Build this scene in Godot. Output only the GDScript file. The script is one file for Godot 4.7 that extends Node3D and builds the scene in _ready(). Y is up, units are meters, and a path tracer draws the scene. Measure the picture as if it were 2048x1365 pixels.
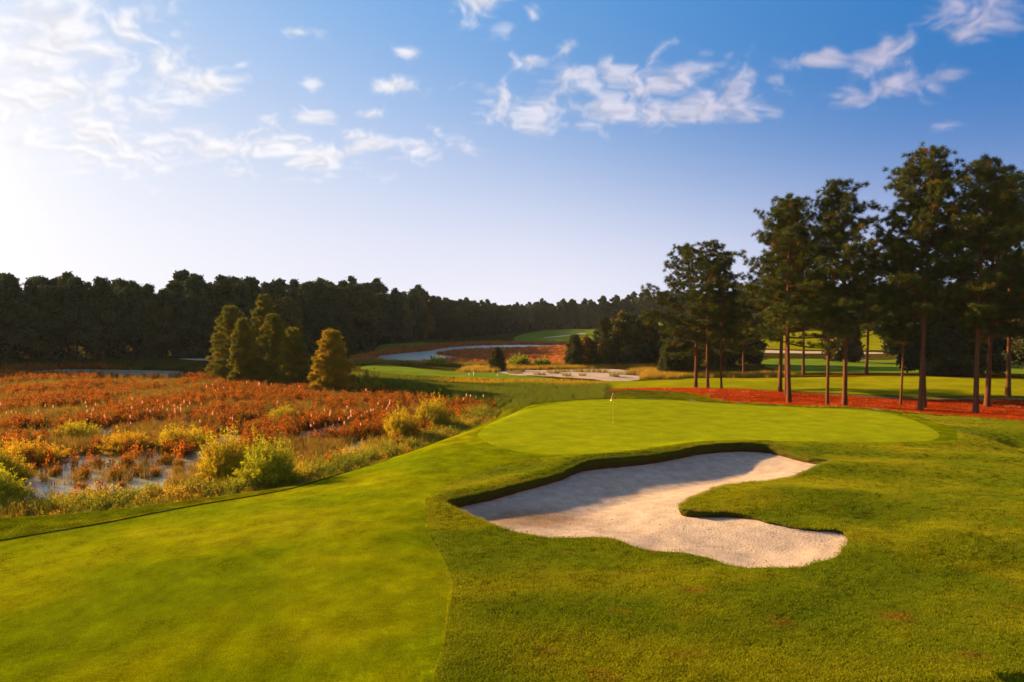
extends Node3D

# ---------------------------------------------------------------- constants
const EXPO := 4.75
const SUN_AZ := 60.0      # degrees left of straight ahead
const SUN_EL := 15.5
var EYE := Vector3(0, 10, 0)

var rng := RandomNumberGenerator.new()
var nz := FastNoiseLite.new()
var nz2 := FastNoiseLite.new()
var M := {}
var used := {}

# plan outlines, pairs of x and depth in metres
var BUNKER := P([-3.05, 32.8, -2.4, 33.9, -1.5, 34.8, -0.5, 35.8, 0.8, 37.3, 2.6, 39.4, 4.0, 41.5, 6.0, 42.5, 8.0, 43.5, 9.5, 44.6, 12.0, 46.5, 14.3, 47.2, 15.9, 46.9, 16.8, 45.2, 17.4, 43.4, 18.1, 42.1, 16.0, 39.9, 14.2, 38.0, 13.0, 37.2, 11.4, 36.4, 10.0, 35.5, 8.8, 34.1, 8.0, 33.3, 7.4, 32.5, 7.5, 31.9, 8.1, 31.7, 9.0, 31.5, 9.6, 31.2, 10.1, 30.6, 10.6, 30.0, 11.2, 29.5, 11.8, 29.2, 12.5, 29.0, 12.9, 28.7, 12.5, 27.6, 11.6, 26.3, 10.7, 25.8, 10.0, 25.3, 9.3, 25.1, 8.7, 25.1, 8.0, 25.1, 7.5, 25.5, 7.0, 26.3, 6.2, 26.9, 5.0, 27.2, 4.5, 27.7, 3.9, 28.3, 3.1, 28.6, 2.1, 28.5, 0.9, 28.6, -0.4, 29.5, -1.4, 30.6, -2.3, 31.6])
var GREEN := P([-2.3, 50.1, -2.2, 53.6, -1.5, 57.4, 0.2, 62.1, 3.4, 67.0, 6.8, 69.8, 10.8, 71.3, 14.5, 70.7, 17.5, 69.4, 21.5, 67.5, 26.3, 66.0, 30.2, 64.4, 31.5, 60.6, 30.8, 55.8, 29.6, 51.7, 27.8, 49.6, 25.4, 48.8, 21.9, 48.4, 18.7, 48.4, 15.3, 48.1, 11.8, 47.2, 8.3, 45.4, 5.1, 43.8, 2.8, 43.5, 0.8, 44.2, -1.1, 46.6])
var MARSH := P([-260, 20, -80, 27, -48, 30.5, -30.0, 33.8, -24.7, 36.0, -20.6, 37.1, -16.6, 39.6, -13.1, 42.2, -10.3, 47.3, -6.5, 55.8, -3.4, 64.8, -2.1, 72.8, -1.5, 80.0, -4.0, 83.0, -7.4, 84.3, -12.1, 90.1, -18.1, 97.8, -26.1, 101.5, -36.0, 113.1, -50.4, 122.2, -62, 140, -83.2, 145.5, -101.4, 148.3, -140, 148.3, -260, 130])
var MARSH2 := P([-34.0, 159.6, -39.3, 183.6, -36.9, 233.3, -24.9, 277.3, -4.8, 300.0, 23.3, 277.3, 34.3, 257.8, 18.5, 172.8, 12.4, 148.8, -2.4, 148.3, -12.0, 147.4, -22.9, 153.0, -32.1, 157.9])
var POND2 := P([-31.5, 172.3, -34.6, 194.7, -30.7, 205.4, -24.5, 223.8, -20.7, 249.9, -13.0, 263.1, 4.7, 272.7, 19.8, 267.8, 20.8, 254.2, 5.8, 241.9, -11.2, 227.2, -17.3, 217.3, -20.8, 202.6, -15.7, 189.7, -9.1, 185.1, -16.4, 170.3, -20.9, 161.1, -26.5, 162.9])
var FAIRWAY := P([-1.9, 7, -1.9, 17.2, -1.8, 18.7, -1.8, 20.0, -1.9, 23.6, -2.5, 26.3, -3.1, 28.3, -3.7, 31.7, -3.8, 33.4, -3.5, 35.3, -2.6, 38.2, -1.1, 40.7, 1.0, 42.2, 3.0, 42.5, 5.5, 43.0, 8.5, 44.6, 12, 46.7, 15.4, 47.6, 20, 47.7, 26, 48.1, 30, 50.0, 32.2, 54, 32.8, 60, 31.4, 65.2, 26.5, 67.0, 21.5, 68.6, 17.5, 70.6, 14.5, 72, 10.8, 72.6, 6.5, 71.1, 2.6, 68.3, -0.9, 63, -2.8, 57.8, -4.4, 54.6, -6.0, 51.8, -8.6, 46.7, -10.8, 41.9, -12.2, 39.2, -15.3, 36.4, -18.4, 33.2, -21.3, 31.0, -23.7, 28.8, -32, 22, -44, 14, -44, 7])
var STRAW := P([11.0, 87.3, 14.5, 81.5, 18.4, 79.0, 20.2, 73.5, 22.0, 70.2, 24.5, 67.9, 29.7, 66.3, 33.6, 64.2, 38.0, 61.2, 40.2, 59.0, 43.8, 55.6, 52, 48, 66, 62, 66, 70, 56.4, 71.7, 50.6, 73.9, 43.3, 73.9, 38.6, 74.4, 32.3, 77.2, 28.6, 79.8, 24.0, 84.2, 21.0, 86.6, 16.1, 87.6])
var STRAW_FAR := P([41.5, 110.7, 48.2, 106.8, 57.4, 104.1, 68.3, 99.8, 77.2, 98.2, 90, 98, 90, 105, 82.5, 105.0, 71.8, 105.0, 59.4, 107.7, 50.0, 110.9])
var WASTE := P([-2.4, 123.7, -1.2, 128.4, 6.5, 128.4, 15.4, 130.9, 18.5, 128.4, 21.3, 119.8, 19.6, 112.7, 17.6, 107.1, 13.7, 104.6, 11.8, 106.6, 7.1, 110.5, 2.7, 113.3, -0.3, 115.2])
var FAIR_POND := P([-38.8, 212.2, -42.0, 248.1, -32.0, 275.5, -21.4, 281.2, -22.8, 254.9, -33.1, 228.6])
var FAIR_HILL := P([1.1, 300.2, 4.2, 350, 18, 395, 41.5, 410, 80, 400, 60, 320, 40, 282, 13.7, 286.1])
var FAIR_MID := P([-27.0, 132.9, -24.8, 141.5, -19.3, 134.9, -13.8, 128.0, -10.2, 124.6, -6.1, 125.7, -2.8, 121.5, 2.7, 112.3, 6.2, 107.8, -1.7, 107.0, -9.2, 111.4, -14.9, 115.2, -21.4, 121.5])
var FAIR_PINES := P([13.3, 103.8, 19.1, 106.7, 28.3, 112.7, 38.2, 106.8, 41.7, 106.0, 56.9, 102.2, 67.2, 98.0, 90, 96.7, 90, 74, 51.2, 76.0, 43.3, 76.1, 38.6, 76.6, 32.8, 79.2, 29.4, 81.8, 24.8, 86.0, 21.5, 89.2, 12.3, 90.2])
var FAIR_TERRACE := P([46, 118, 60, 112, 95, 106, 140, 112, 140, 150, 70, 168, 50, 150])
var FAIR_RISE := P([52, 205, 62, 200, 120, 195, 160, 230, 140, 262, 70, 262, 56, 240])
var CREEK := P([44, 172, 60, 168, 80, 166, 86, 172, 84, 176, 66, 177, 46, 181])
var SAND_FAR := P([57, 187, 66, 184, 78, 182, 90, 183, 92, 186, 84, 190, 76, 189, 66, 194, 58, 193])

func P(a: Array) -> PackedVector2Array:
	var o := PackedVector2Array()
	for i in range(0, a.size(), 2):
		o.append(Vector2(a[i], a[i + 1]))
	return o

# ---------------------------------------------------------------- mesh helpers
class Geo:
	var v := PackedVector3Array()
	var n := PackedVector3Array()
	var c := PackedColorArray()
	var smooth := false
	func add(t: PackedVector3Array, x: Transform3D, col: Color) -> void:
		v.append_array(x * t)
		var k := PackedColorArray()
		k.resize(t.size())
		k.fill(col)
		c.append_array(k)
	func tri(a: Vector3, b: Vector3, d: Vector3, col: Color) -> void:
		v.append(a); v.append(b); v.append(d)
		c.append(col); c.append(col); c.append(col)
	func quad(a: Vector3, b: Vector3, d: Vector3, e: Vector3, col: Color) -> void:
		tri(a, b, d, col)
		tri(a, d, e, col)
	# a bent tapering tube with smooth normals
	func tube(pts: PackedVector3Array, rad: PackedFloat32Array, sides: int, col: Color, cap := false) -> void:
		smooth = true
		var rings := []
		var norms := []
		for i in pts.size():
			var t: Vector3 = (pts[mini(i + 1, pts.size() - 1)] - pts[maxi(i - 1, 0)]).normalized()
			var u := t.cross(Vector3(0.31, 0.2, 0.93)).normalized()
			var w := t.cross(u)
			var ring := PackedVector3Array()
			var nr := PackedVector3Array()
			for k in sides + 1:
				var a := TAU * k / sides
				var dir := u * cos(a) + w * sin(a)
				nr.append(dir)
				ring.append(pts[i] + dir * rad[i])
			rings.append(ring)
			norms.append(nr)
		for i in pts.size() - 1:
			var r0: PackedVector3Array = rings[i]
			var r1: PackedVector3Array = rings[i + 1]
			var n0: PackedVector3Array = norms[i]
			var n1: PackedVector3Array = norms[i + 1]
			for k in sides:
				for q in [[r0, n0, k], [r1, n1, k], [r1, n1, k + 1], [r0, n0, k], [r1, n1, k + 1], [r0, n0, k + 1]]:
					v.append(q[0][q[2]])
					n.append(q[1][q[2]])
					c.append(col)
		if cap:
			var top: PackedVector3Array = rings[pts.size() - 1]
			var up: Vector3 = (pts[pts.size() - 1] - pts[pts.size() - 2]).normalized()
			for k in sides:
				for q in [top[k], pts[pts.size() - 1], top[k + 1]]:
					v.append(q)
					n.append(up)
					c.append(col)
	func mesh(mat: Material) -> ArrayMesh:
		var a := []
		a.resize(Mesh.ARRAY_MAX)
		a[Mesh.ARRAY_VERTEX] = v
		if n.size() == v.size():
			a[Mesh.ARRAY_NORMAL] = n
		a[Mesh.ARRAY_COLOR] = c
		var m := ArrayMesh.new()
		m.add_surface_from_arrays(Mesh.PRIMITIVE_TRIANGLES, a)
		m.surface_set_material(0, mat)
		return m

func numbered(called: String) -> String:
	var k: int = used.get(called, 0)
	used[called] = k + 1
	return called if k == 0 else "%s_%03d" % [called, k]

func tag(o: Node, label: String, category := "", group := "", kind := "") -> void:
	o.set_meta("label", label)
	if category: o.set_meta("category", category)
	if group: o.set_meta("group", group)
	if kind: o.set_meta("kind", kind)

func obj(called: String, g: Geo, mat: Material, parent: Node = null) -> MeshInstance3D:
	var o := MeshInstance3D.new()
	o.mesh = g.mesh(mat)
	if parent == null:
		o.name = numbered(called)
		add_child(o)
	else:
		o.name = called
		parent.add_child(o, true)
	return o

func thing(called: String, label: String, category: String, group := "") -> Node3D:
	var o := Node3D.new()
	o.name = numbered(called)
	add_child(o)
	tag(o, label, category, group)
	return o

func copy_of(proto: Node3D, called: String, label: String, category: String, group := "") -> Node3D:
	var o: Node3D = proto.duplicate()
	o.name = numbered(called)
	add_child(o)
	for k in o.get_meta_list():
		o.remove_meta(k)
	tag(o, label, category, group)
	return o

func structure(called: String, g: Geo, mat: Material, label: String) -> MeshInstance3D:
	var o := obj(called, g, mat)
	tag(o, label, "", "", "structure")
	return o

func scatter(called: String, mesh: Mesh, xs: Array, cols: PackedColorArray, label: String, category: String) -> void:
	var mm := MultiMesh.new()
	mm.transform_format = MultiMesh.TRANSFORM_3D
	mm.use_colors = true
	mm.mesh = mesh
	mm.instance_count = xs.size()
	for i in xs.size():
		mm.set_instance_transform(i, xs[i])
		mm.set_instance_color(i, cols[i])
	var o := MultiMeshInstance3D.new()
	o.multimesh = mm
	o.name = numbered(called)
	add_child(o)
	tag(o, label, category, "", "stuff")

func ss(a: float, b: float, x: float) -> float:
	return smoothstep(a, b, x)

func rr(a: float, b: float) -> float:
	return rng.randf_range(a, b)

func vary(c: Color, amt: float) -> Color:
	var k := 1.0 + rr(-amt, amt)
	return Color(c.r * k * (1.0 + rr(-amt, amt) * 0.4), c.g * k, c.b * k)

func rnd_dir() -> Vector3:
	return Vector3(rng.randfn(), rng.randfn(), rng.randfn()).normalized()

func aim(dir: Vector3, at: Vector3, s: float) -> Transform3D:
	var y := dir.normalized()
	var x := y.cross(Vector3(0.36, 0.48, 0.8)).normalized()
	var z := x.cross(y)
	var b := Basis(x, y, z) * Basis(Vector3.UP, rng.randf() * TAU)
	return Transform3D(b * s, at)

# ---------------------------------------------------------------- ground
var XS := PackedFloat64Array()
var DS := PackedFloat64Array()
var G := PackedFloat32Array()     # turf height
var GS := PackedFloat32Array()    # bunker sand height
var GN := PackedVector3Array()
var GSN := PackedVector3Array()
var nx := 0

func sdp(poly: PackedVector2Array, p: Vector2, reach: float) -> float:
	var lo := poly[0]
	var hi := poly[0]
	if boxes.has(poly):
		lo = boxes[poly][0]
		hi = boxes[poly][1]
	else:
		for q in poly:
			lo = lo.min(q)
			hi = hi.max(q)
		boxes[poly] = [lo, hi]
	if p.x < lo.x - reach or p.y < lo.y - reach or p.x > hi.x + reach or p.y > hi.y + reach:
		return reach
	var best := 1e9
	var a := poly[poly.size() - 1]
	for b in poly:
		var e := b - a
		var w := p - a
		var q := w - e * clampf(w.dot(e) / e.length_squared(), 0.0, 1.0)
		best = minf(best, q.length_squared())
		a = b
	best = sqrt(best)
	return -best if Geometry2D.is_point_in_polygon(p, poly) else best
var boxes := {}

func land(x: float, d: float) -> Array:   # [turf height, sand height]
	var p := Vector2(x, d)
	var near := d < 100.0
	var sm := sdp(MARSH, p, 16.0)
	var L := 1.75
	var sand := 0.0
	if near:
		var q := clampf((30.0 - d) / 12.0, 0.0, 2.0)
		L -= lerpf(1.05, 0.50, ss(-7.0, -1.0, x)) * q * q  # near ground shaped to tilt from the sun, darkening the foreground
		L -= 0.070 * maxf(-5.0 - x, 0.0) * (1.0 - ss(46.0, 60.0, d))  # left side shaped to tilt towards the sun, brightening the turf
		var q2 := clampf((x - 4.0) / 8.0, 0.0, 1.4)
		L -= 0.45 * q2 * q2 * (1.0 - ss(18.0, 29.0, d))  # right corner shaped to fall from the sun, darkening the rough
		L -= 0.22 * exp(-pow((x - 14.9) / 1.4, 2.0) - pow((d - 29.2) / 1.8, 2.0))
		var r := clampf((x - 13.0) / 25.0, 0.0, 1.5) * (1.0 - ss(46.0, 58.0, d))
		L -= 0.9 * r * r
		L -= 0.30 * exp(-pow((x - 4.5) / 7.0, 2.0) - pow((d - 27.0) / 3.5, 2.0))
		L += 0.36 * exp(-pow((x - 12.8) / 4.0, 2.0) - pow((d - 34.0) / 2.4, 2.0))
		L += 0.20 * exp(-pow((x - 15.5) / 2.2, 2.0) - pow((d - 28.0) / 2.5, 2.0))
		L += 0.22 * exp(-pow((x - 20.0) / 7.0, 2.0) - pow((d - 41.0) / 2.0, 2.0))
		L += 0.18 * exp(-pow((x - 27.0) / 9.0, 2.0) - pow((d - 45.0) / 1.6, 2.0))
		L -= 0.35 * exp(-pow((x - 34.5) / 1.6, 2.0) - pow((d - 50.5) / 2.2, 2.0))
		var sg := sdp(GREEN, p, 14.0)
		L += 0.25 * ss(5.0, 0.0, sg)
		L += 0.28 * exp(-pow((x - 8.0) / 11.0, 2.0) - pow((d - 67.0) / 8.0, 2.0))
		L -= 0.10 * exp(-pow((x - 14.0) / 6.0, 2.0) - pow((d - 55.0) / 5.0, 2.0))
		var t := ss(1.0, 7.0, sg) * ss(60.0, 70.0, d) * (1.0 - ss(5.0, 17.0, x))
		L = lerpf(L, 0.85, t)
		# gentle unevenness of the turf, a little stronger in the rough
		L += 0.05 * nz2.get_noise_2d(x * 2.2, d * 2.2) * ss(-1.0, 3.0, sg)
		L += lerpf(0.03, 0.07, ss(19.0, 27.0, d)) * nz2.get_noise_2d(x * 7.0 + 90.0, d * 7.0) * ss(-3.0, 1.0, x) * ss(0.0, 2.0, sg)
		var sb := sdp(BUNKER, p, 8.0)
		sand = 1.35 + 0.012 * (d - 27.0)
		if sb < 8.0:
			var back := ss(-1.5, 2.0, (d - 31.0) - 0.62 * (x + 2.0))
			L += 0.15 * back * exp(-pow((sb - 0.7) / 0.8, 2.0))
			sand -= 0.10 * back
			L = maxf(L, sand + 0.07)
			sand += 0.26 * exp(-pow((x - 10.8) / 3.5, 2.0) - pow((d - 30.4) / 1.6, 2.0))
			sand += 0.16 * exp(-pow((x - 12.6) / 1.7, 2.0) - pow((d - 28.5) / 1.4, 2.0))
			L = maxf(L, sand + 0.06)
			sand -= lerpf(0.22, 0.42, ss(-2.0, 5.0, x)) * ss(0.0, 4.5, -sb) + 0.06 * ss(0.0, 0.6, -sb)
			sand += 0.03 * nz2.get_noise_2d(x * 9.0, d * 9.0) * ss(0.0, 1.0, -sb)
		else:
			sand = L
	if d > 72.0:
		var F := 1.0
		F += 2.4 * ss(280.0, 400.0, d) * ss(-20.0, 30.0, x)
		F += 4.0 * ss(178.0, 255.0, d) * ss(45.0, 75.0, x)
		F += 0.7 * ss(30.0, 55.0, x) * ss(140.0, 108.0, d)
		F += 0.35 * nz2.get_noise_2d(x * 0.5, d * 0.5)
		F += 0.55 * exp(-pow((x - 30.0) / 14.0, 2.0) - pow((d - 97.0) / 6.0, 2.0))
		F += 0.45 * exp(-pow((x - 62.0) / 12.0, 2.0) - pow((d - 94.0) / 5.0, 2.0))
		F += 4.0 * ss(500.0, 1200.0, d)
		var pl := 2.0 - 0.0 * x
		var base: float = lerpf(L, pl, ss(72.0, 78.0, d)) if x > 14.0 else lerpf(L, lerpf(0.9, pl, ss(6.0, 14.0, x)), ss(72.0, 80.0, d))
		L = lerpf(base, F, ss(80.0, 100.0, d))
		if d > 110.0 and d < 330.0:
			var s2 := sdp(MARSH2, p, 9.0)
			L = lerpf(-0.25, L, ss(-1.5, 8.0, s2))
			var s3 := sdp(CREEK, p, 6.0)
			L = lerpf(-0.15, L, ss(-1.0, 6.0, s3))
	if sm < 16.0:
		var wide := lerpf(10.0, 5.0, ss(36.0, 50.0, d))
		var bank := 0.75 * ss(0.0, 2.2, sm) + (L - 0.75) * ss(0.5, wide, sm)
		L = lerpf(-0.25, bank, ss(-1.5, 0.0, sm)) if sm < 0.0 else bank
	return [L, sand if near else L]

func steps(from: float, to: float, a: float, b: float, fine: float, coarse_rate: float) -> PackedFloat64Array:
	# spacing `fine` between a and b, growing outside
	var left := []
	var p := a
	var s := fine
	while p > from:
		s *= coarse_rate
		p -= s
		left.append(p)
	left.reverse()
	var o := PackedFloat64Array(left)
	p = a
	while p < b:
		o.append(p)
		p += fine
	s = fine
	while p < to:
		o.append(p)
		s *= coarse_rate
		p += s
	o.append(p)
	return o

func make_grid() -> void:
	var mid := steps(-46.0, 52.0, -6.0, 21.0, 0.32, 1.035)
	var l := steps(-2600.0, mid[0] - 1.2, mid[0] - 2.4, mid[0] - 1.2, 1.6, 1.06)
	for v in l:
		if v < mid[0] - 0.8: XS.append(v)
	XS.append_array(mid)
	var p := mid[mid.size() - 1]
	var s := 1.4
	while p < 2600.0:
		p += s
		s *= 1.06
		XS.append(p)
	p = 6.0
	while p < 23.0:
		DS.append(p); p += 0.5
	while p < 49.0:
		DS.append(p); p += 0.32
	while p < 90.0:
		DS.append(p); p += 0.6
	s = 0.8
	while p < 3200.0:
		DS.append(p)
		p += s
		s = minf(s * 1.02, 4.0) if p < 420.0 else s * 1.12
	nx = XS.size()
	G.resize(nx * DS.size())
	GS.resize(G.size())
	for j in DS.size():
		for i in nx:
			var h := land(XS[i], DS[j])
			G[j * nx + i] = h[0]
			GS[j * nx + i] = h[1]
	GN = grid_normals(G)
	GSN = grid_normals(GS)

func grid_normals(a: PackedFloat32Array) -> PackedVector3Array:
	var o := PackedVector3Array()
	o.resize(a.size())
	for j in DS.size():
		var j0 := maxi(j - 1, 0)
		var j1 := mini(j + 1, DS.size() - 1)
		for i in nx:
			var i0 := maxi(i - 1, 0)
			var i1 := mini(i + 1, nx - 1)
			var gx := (a[j * nx + i1] - a[j * nx + i0]) / (XS[i1] - XS[i0])
			var gd := (a[j1 * nx + i] - a[j0 * nx + i]) / (DS[j1] - DS[j0])
			o[j * nx + i] = Vector3(-gx, 1.0, gd).normalized()
	return o

func hgt(x: float, d: float, a := G) -> float:
	var i := clampi(XS.bsearch(x, false) - 1, 0, nx - 2)
	var j := clampi(DS.bsearch(d, false) - 1, 0, DS.size() - 2)
	var u := (x - XS[i]) / (XS[i + 1] - XS[i])
	var v := (d - DS[j]) / (DS[j + 1] - DS[j])
	var k := j * nx + i
	return lerpf(lerpf(a[k], a[k + 1], u), lerpf(a[k + nx], a[k + nx + 1], u), v)

func nrm(x: float, d: float, a: PackedVector3Array) -> Vector3:
	var i := clampi(XS.bsearch(x, false) - 1, 0, nx - 2)
	var j := clampi(DS.bsearch(d, false) - 1, 0, DS.size() - 2)
	var u := (x - XS[i]) / (XS[i + 1] - XS[i])
	var v := (d - DS[j]) / (DS[j + 1] - DS[j])
	var k := j * nx + i
	return a[k].lerp(a[k + 1], u).lerp(a[k + nx].lerp(a[k + nx + 1], u), v).normalized()

func spot(x: float, d: float) -> Vector3:
	return Vector3(x, hgt(x, d), -d)

func smooth_poly(poly: PackedVector2Array, parts: int, rough: float) -> PackedVector2Array:
	var o := PackedVector2Array()
	var k := poly.size()
	for i in k:
		var a := poly[(i - 1 + k) % k]
		var b := poly[i]
		var c := poly[(i + 1) % k]
		var e := poly[(i + 2) % k]
		for s in parts:
			var q := b.cubic_interpolate(c, a, e, float(s) / parts)
			if rough > 0.0:
				q += Vector2(nz.get_noise_2d(q.x * 9.0, q.y * 9.0), nz.get_noise_2d(q.x * 9.0 + 300.0, q.y * 9.0)) * rough
			o.append(q)
	return o

var regions := []   # {name, poly, off, sand, mat, label, tint}
var cell_owner := PackedInt32Array()
var cut := {}       # cell -> remaining polygons

func region(called: String, poly: PackedVector2Array, off: float, mat: Material, tint: Callable, label: String, use_sand := false, parts := 4, rough := 0.0) -> void:
	var sp := smooth_poly(poly, parts, rough)
	if Geometry2D.is_polygon_clockwise(sp):
		sp.reverse()
	var g := Geo.new()
	var edge := {}
	var k := sp.size()
	var lo := sp[0]
	var hi := sp[0]
	for i in k:
		var a := sp[i]
		var b := sp[(i + 1) % k]
		lo = lo.min(a)
		hi = hi.max(a)
		var len := a.distance_to(b)
		var cnt := maxi(int(len / 0.1), 1)
		for s in cnt + 1:
			var q := a.lerp(b, float(s) / cnt)
			var ci := XS.bsearch(q.x, false) - 1
			var cj := DS.bsearch(q.y, false) - 1
			edge[cj * nx + ci] = true
	var i0 := clampi(XS.bsearch(lo.x) - 2, 0, nx - 2)
	var i1 := clampi(XS.bsearch(hi.x) + 1, 0, nx - 2)
	var j0 := clampi(DS.bsearch(lo.y) - 2, 0, DS.size() - 2)
	var j1 := clampi(DS.bsearch(hi.y) + 1, 0, DS.size() - 2)
	for j in range(j0, j1 + 1):
		for i in range(i0, i1 + 1):
			var cell := j * nx + i
			if cell_owner[cell] > 0:
				continue
			if edge.has(cell):
				var now: Array = cut[cell] if cut.has(cell) else [PackedVector2Array([Vector2(XS[i], DS[j]), Vector2(XS[i + 1], DS[j]), Vector2(XS[i + 1], DS[j + 1]), Vector2(XS[i], DS[j + 1])])]
				var left := []
				for piece in now:
					for got in Geometry2D.intersect_polygons(piece, sp):
						flat_piece(g, got, off, use_sand, tint)
					for got in Geometry2D.clip_polygons(piece, sp):
						left.append(got)
				cut[cell] = left
			elif cut.has(cell):
				if Geometry2D.is_point_in_polygon(Vector2(XS[i] + XS[i + 1], DS[j] + DS[j + 1]) * 0.5, sp):
					for piece in cut[cell]:
						flat_piece(g, piece, off, use_sand, tint)
					cut[cell] = []
			elif Geometry2D.is_point_in_polygon(Vector2(XS[i] + XS[i + 1], DS[j] + DS[j + 1]) * 0.5, sp):
				cell_owner[cell] = 1
				whole_cell(g, i, j, off, use_sand, tint)
	g.smooth = true
	structure(called, g, mat, label)
	return

func whole_cell(g: Geo, i: int, j: int, off: float, use_sand: bool, tint: Callable) -> void:
	var a := GS if use_sand else G
	var nn := GSN if use_sand else GN
	for q in [[0, 0], [0, 1], [1, 1], [0, 0], [1, 1], [1, 0]]:
		var k: int = (j + q[1]) * nx + i + q[0]
		var x := XS[i + q[0]]
		var d := DS[j + q[1]]
		g.v.append(Vector3(x, a[k] + off, -d))
		g.n.append(nn[k])
		g.c.append(tint.call(x, d))

func flat_piece(g: Geo, poly: PackedVector2Array, off: float, use_sand: bool, tint: Callable) -> void:
	var idx := Geometry2D.triangulate_polygon(poly)
	for k in range(0, idx.size(), 3):
		var a := poly[idx[k]]
		var b := poly[idx[k + 1]]
		var c := poly[idx[k + 2]]
		if (b - a).cross(c - a) > 0.0:
			var t := b
			b = c
			c = t
		for q in [a, b, c]:
			g.v.append(Vector3(q.x, hgt(q.x, q.y, GS if use_sand else G) + off, -q.y))
			g.n.append(nrm(q.x, q.y, GSN if use_sand else GN))
			g.c.append(tint.call(q.x, q.y))

# an upright rim along an outline, from the turf down
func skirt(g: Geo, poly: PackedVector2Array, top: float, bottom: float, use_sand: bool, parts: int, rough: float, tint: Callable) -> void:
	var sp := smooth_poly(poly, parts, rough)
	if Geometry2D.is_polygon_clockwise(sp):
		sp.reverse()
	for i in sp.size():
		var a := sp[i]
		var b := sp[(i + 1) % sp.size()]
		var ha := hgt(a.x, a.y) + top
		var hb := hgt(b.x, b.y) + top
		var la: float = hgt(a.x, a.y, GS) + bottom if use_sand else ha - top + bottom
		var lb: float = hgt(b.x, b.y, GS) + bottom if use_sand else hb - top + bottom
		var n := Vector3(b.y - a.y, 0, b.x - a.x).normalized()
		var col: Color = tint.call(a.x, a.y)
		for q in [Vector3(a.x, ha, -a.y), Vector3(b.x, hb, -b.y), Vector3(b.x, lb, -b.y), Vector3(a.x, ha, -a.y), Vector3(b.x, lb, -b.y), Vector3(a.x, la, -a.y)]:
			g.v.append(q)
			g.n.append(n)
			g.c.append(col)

# the turf edge of the bunker: rolls over, hangs a little and recedes to bare earth
func bunker_rim(g: Geo) -> void:
	var sp := smooth_poly(BUNKER, 4, 0.10)
	if Geometry2D.is_polygon_clockwise(sp):
		sp.reverse()
	var k := sp.size()
	var rows := [0.0, 0.16, 0.45, 0.75, 1.0]
	var inward := [0.0, 0.10, 0.13, 0.08, 0.02]
	var ring := []
	for i in k:
		var p := sp[i]
		var t := (sp[(i + 1) % k] - sp[(i - 1 + k) % k]).normalized()
		var n2 := Vector2(-t.y, t.x)
		var top := hgt(p.x, p.y) + 0.045
		var low := hgt(p.x, p.y, GS) - 0.03
		var col := []
		for r in 5:
			var f: float = inward[r] * clampf((top - low) / 0.5, 0.15, 1.0) * (1.0 + 0.8 * nz.get_noise_2d(p.x * 16.0 + r * 31.0, p.y * 16.0))
			var q := p + n2 * f
			col.append(Vector3(q.x, lerpf(top, low, rows[r]), -q.y))
		ring.append(col)
	for i in k:
		var a: Array = ring[i]
		var b: Array = ring[(i + 1) % k]
		for r in 4:
			var m := nz.get_noise_2d(sp[i].x * 14.0, sp[i].y * 14.0) * 0.25
			var c0 := tint_lip(rows[r] + m)
			var c1 := tint_lip(rows[r + 1] + m)
			for q in [[a[r], c0], [b[r], c0], [b[r + 1], c1], [a[r], c0], [b[r + 1], c1], [a[r + 1], c1]]:
				g.v.append(q[0])
				g.c.append(q[1])

# ---------------------------------------------------------------- colours of the ground (linear albedo)
func tint_fairway(x: float, d: float) -> Color:
	var a := nz2.get_noise_2d(x * 1.6, d * 2.4) * 0.5 + 0.5
	var b := nz.get_noise_2d(x * 3.5, d * 5.0) * 0.5 + 0.5
	var c := Color(0.23, 0.315, 0.003).lerp(Color(0.37, 0.40, 0.004), ss(0.30, 0.80, a))
	return c.lerp(Color(0.16, 0.26, 0.004), ss(0.5, 0.9, b) * 0.5)

func tint_green(x: float, d: float) -> Color:
	var a := nz2.get_noise_2d(x * 1.2, d * 1.2) * 0.5 + 0.5
	return Color(0.255, 0.335, 0.004).lerp(Color(0.29, 0.35, 0.005), a)

func tint_rough(x: float, d: float) -> Color:
	var a := nz2.get_noise_2d(x * 2.0 + 40.0, d * 3.0) * 0.5 + 0.5
	var b := nz.get_noise_2d(x * 4.0 + 70.0, d * 6.0) * 0.5 + 0.5
	var c := Color(0.205, 0.285, 0.005).lerp(Color(0.35, 0.375, 0.006), ss(0.3, 0.75, a))
	c = c.lerp(Color(0.36, 0.19, 0.015), ss(0.70, 0.90, b) * 0.8)
	if d > 72.0:
		var f := nz2.get_noise_2d(x * 0.8, d * 0.8) * 0.5 + 0.5
		c = c.lerp(Color(0.13, 0.13, 0.018).lerp(Color(0.19, 0.16, 0.02), f), ss(72.0, 86.0, d) * (1.0 - ss(14.0, 22.0, x) * (1.0 - ss(110.0, 120.0, d))))
	if sdp(MARSH, Vector2(x, d), 1.0) < 0.3 or (d > 140.0 and d < 305.0 and x < 40.0 and sdp(MARSH2, Vector2(x, d), 2.0) < 0.5):
		c = Color(0.06, 0.045, 0.02)
	return c

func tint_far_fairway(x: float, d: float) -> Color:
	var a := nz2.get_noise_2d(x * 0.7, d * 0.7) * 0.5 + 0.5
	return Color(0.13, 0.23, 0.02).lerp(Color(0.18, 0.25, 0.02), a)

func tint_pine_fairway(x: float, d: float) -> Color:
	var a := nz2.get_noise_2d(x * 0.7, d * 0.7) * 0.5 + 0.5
	return Color(0.22, 0.26, 0.006).lerp(Color(0.30, 0.30, 0.008), a)

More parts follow.
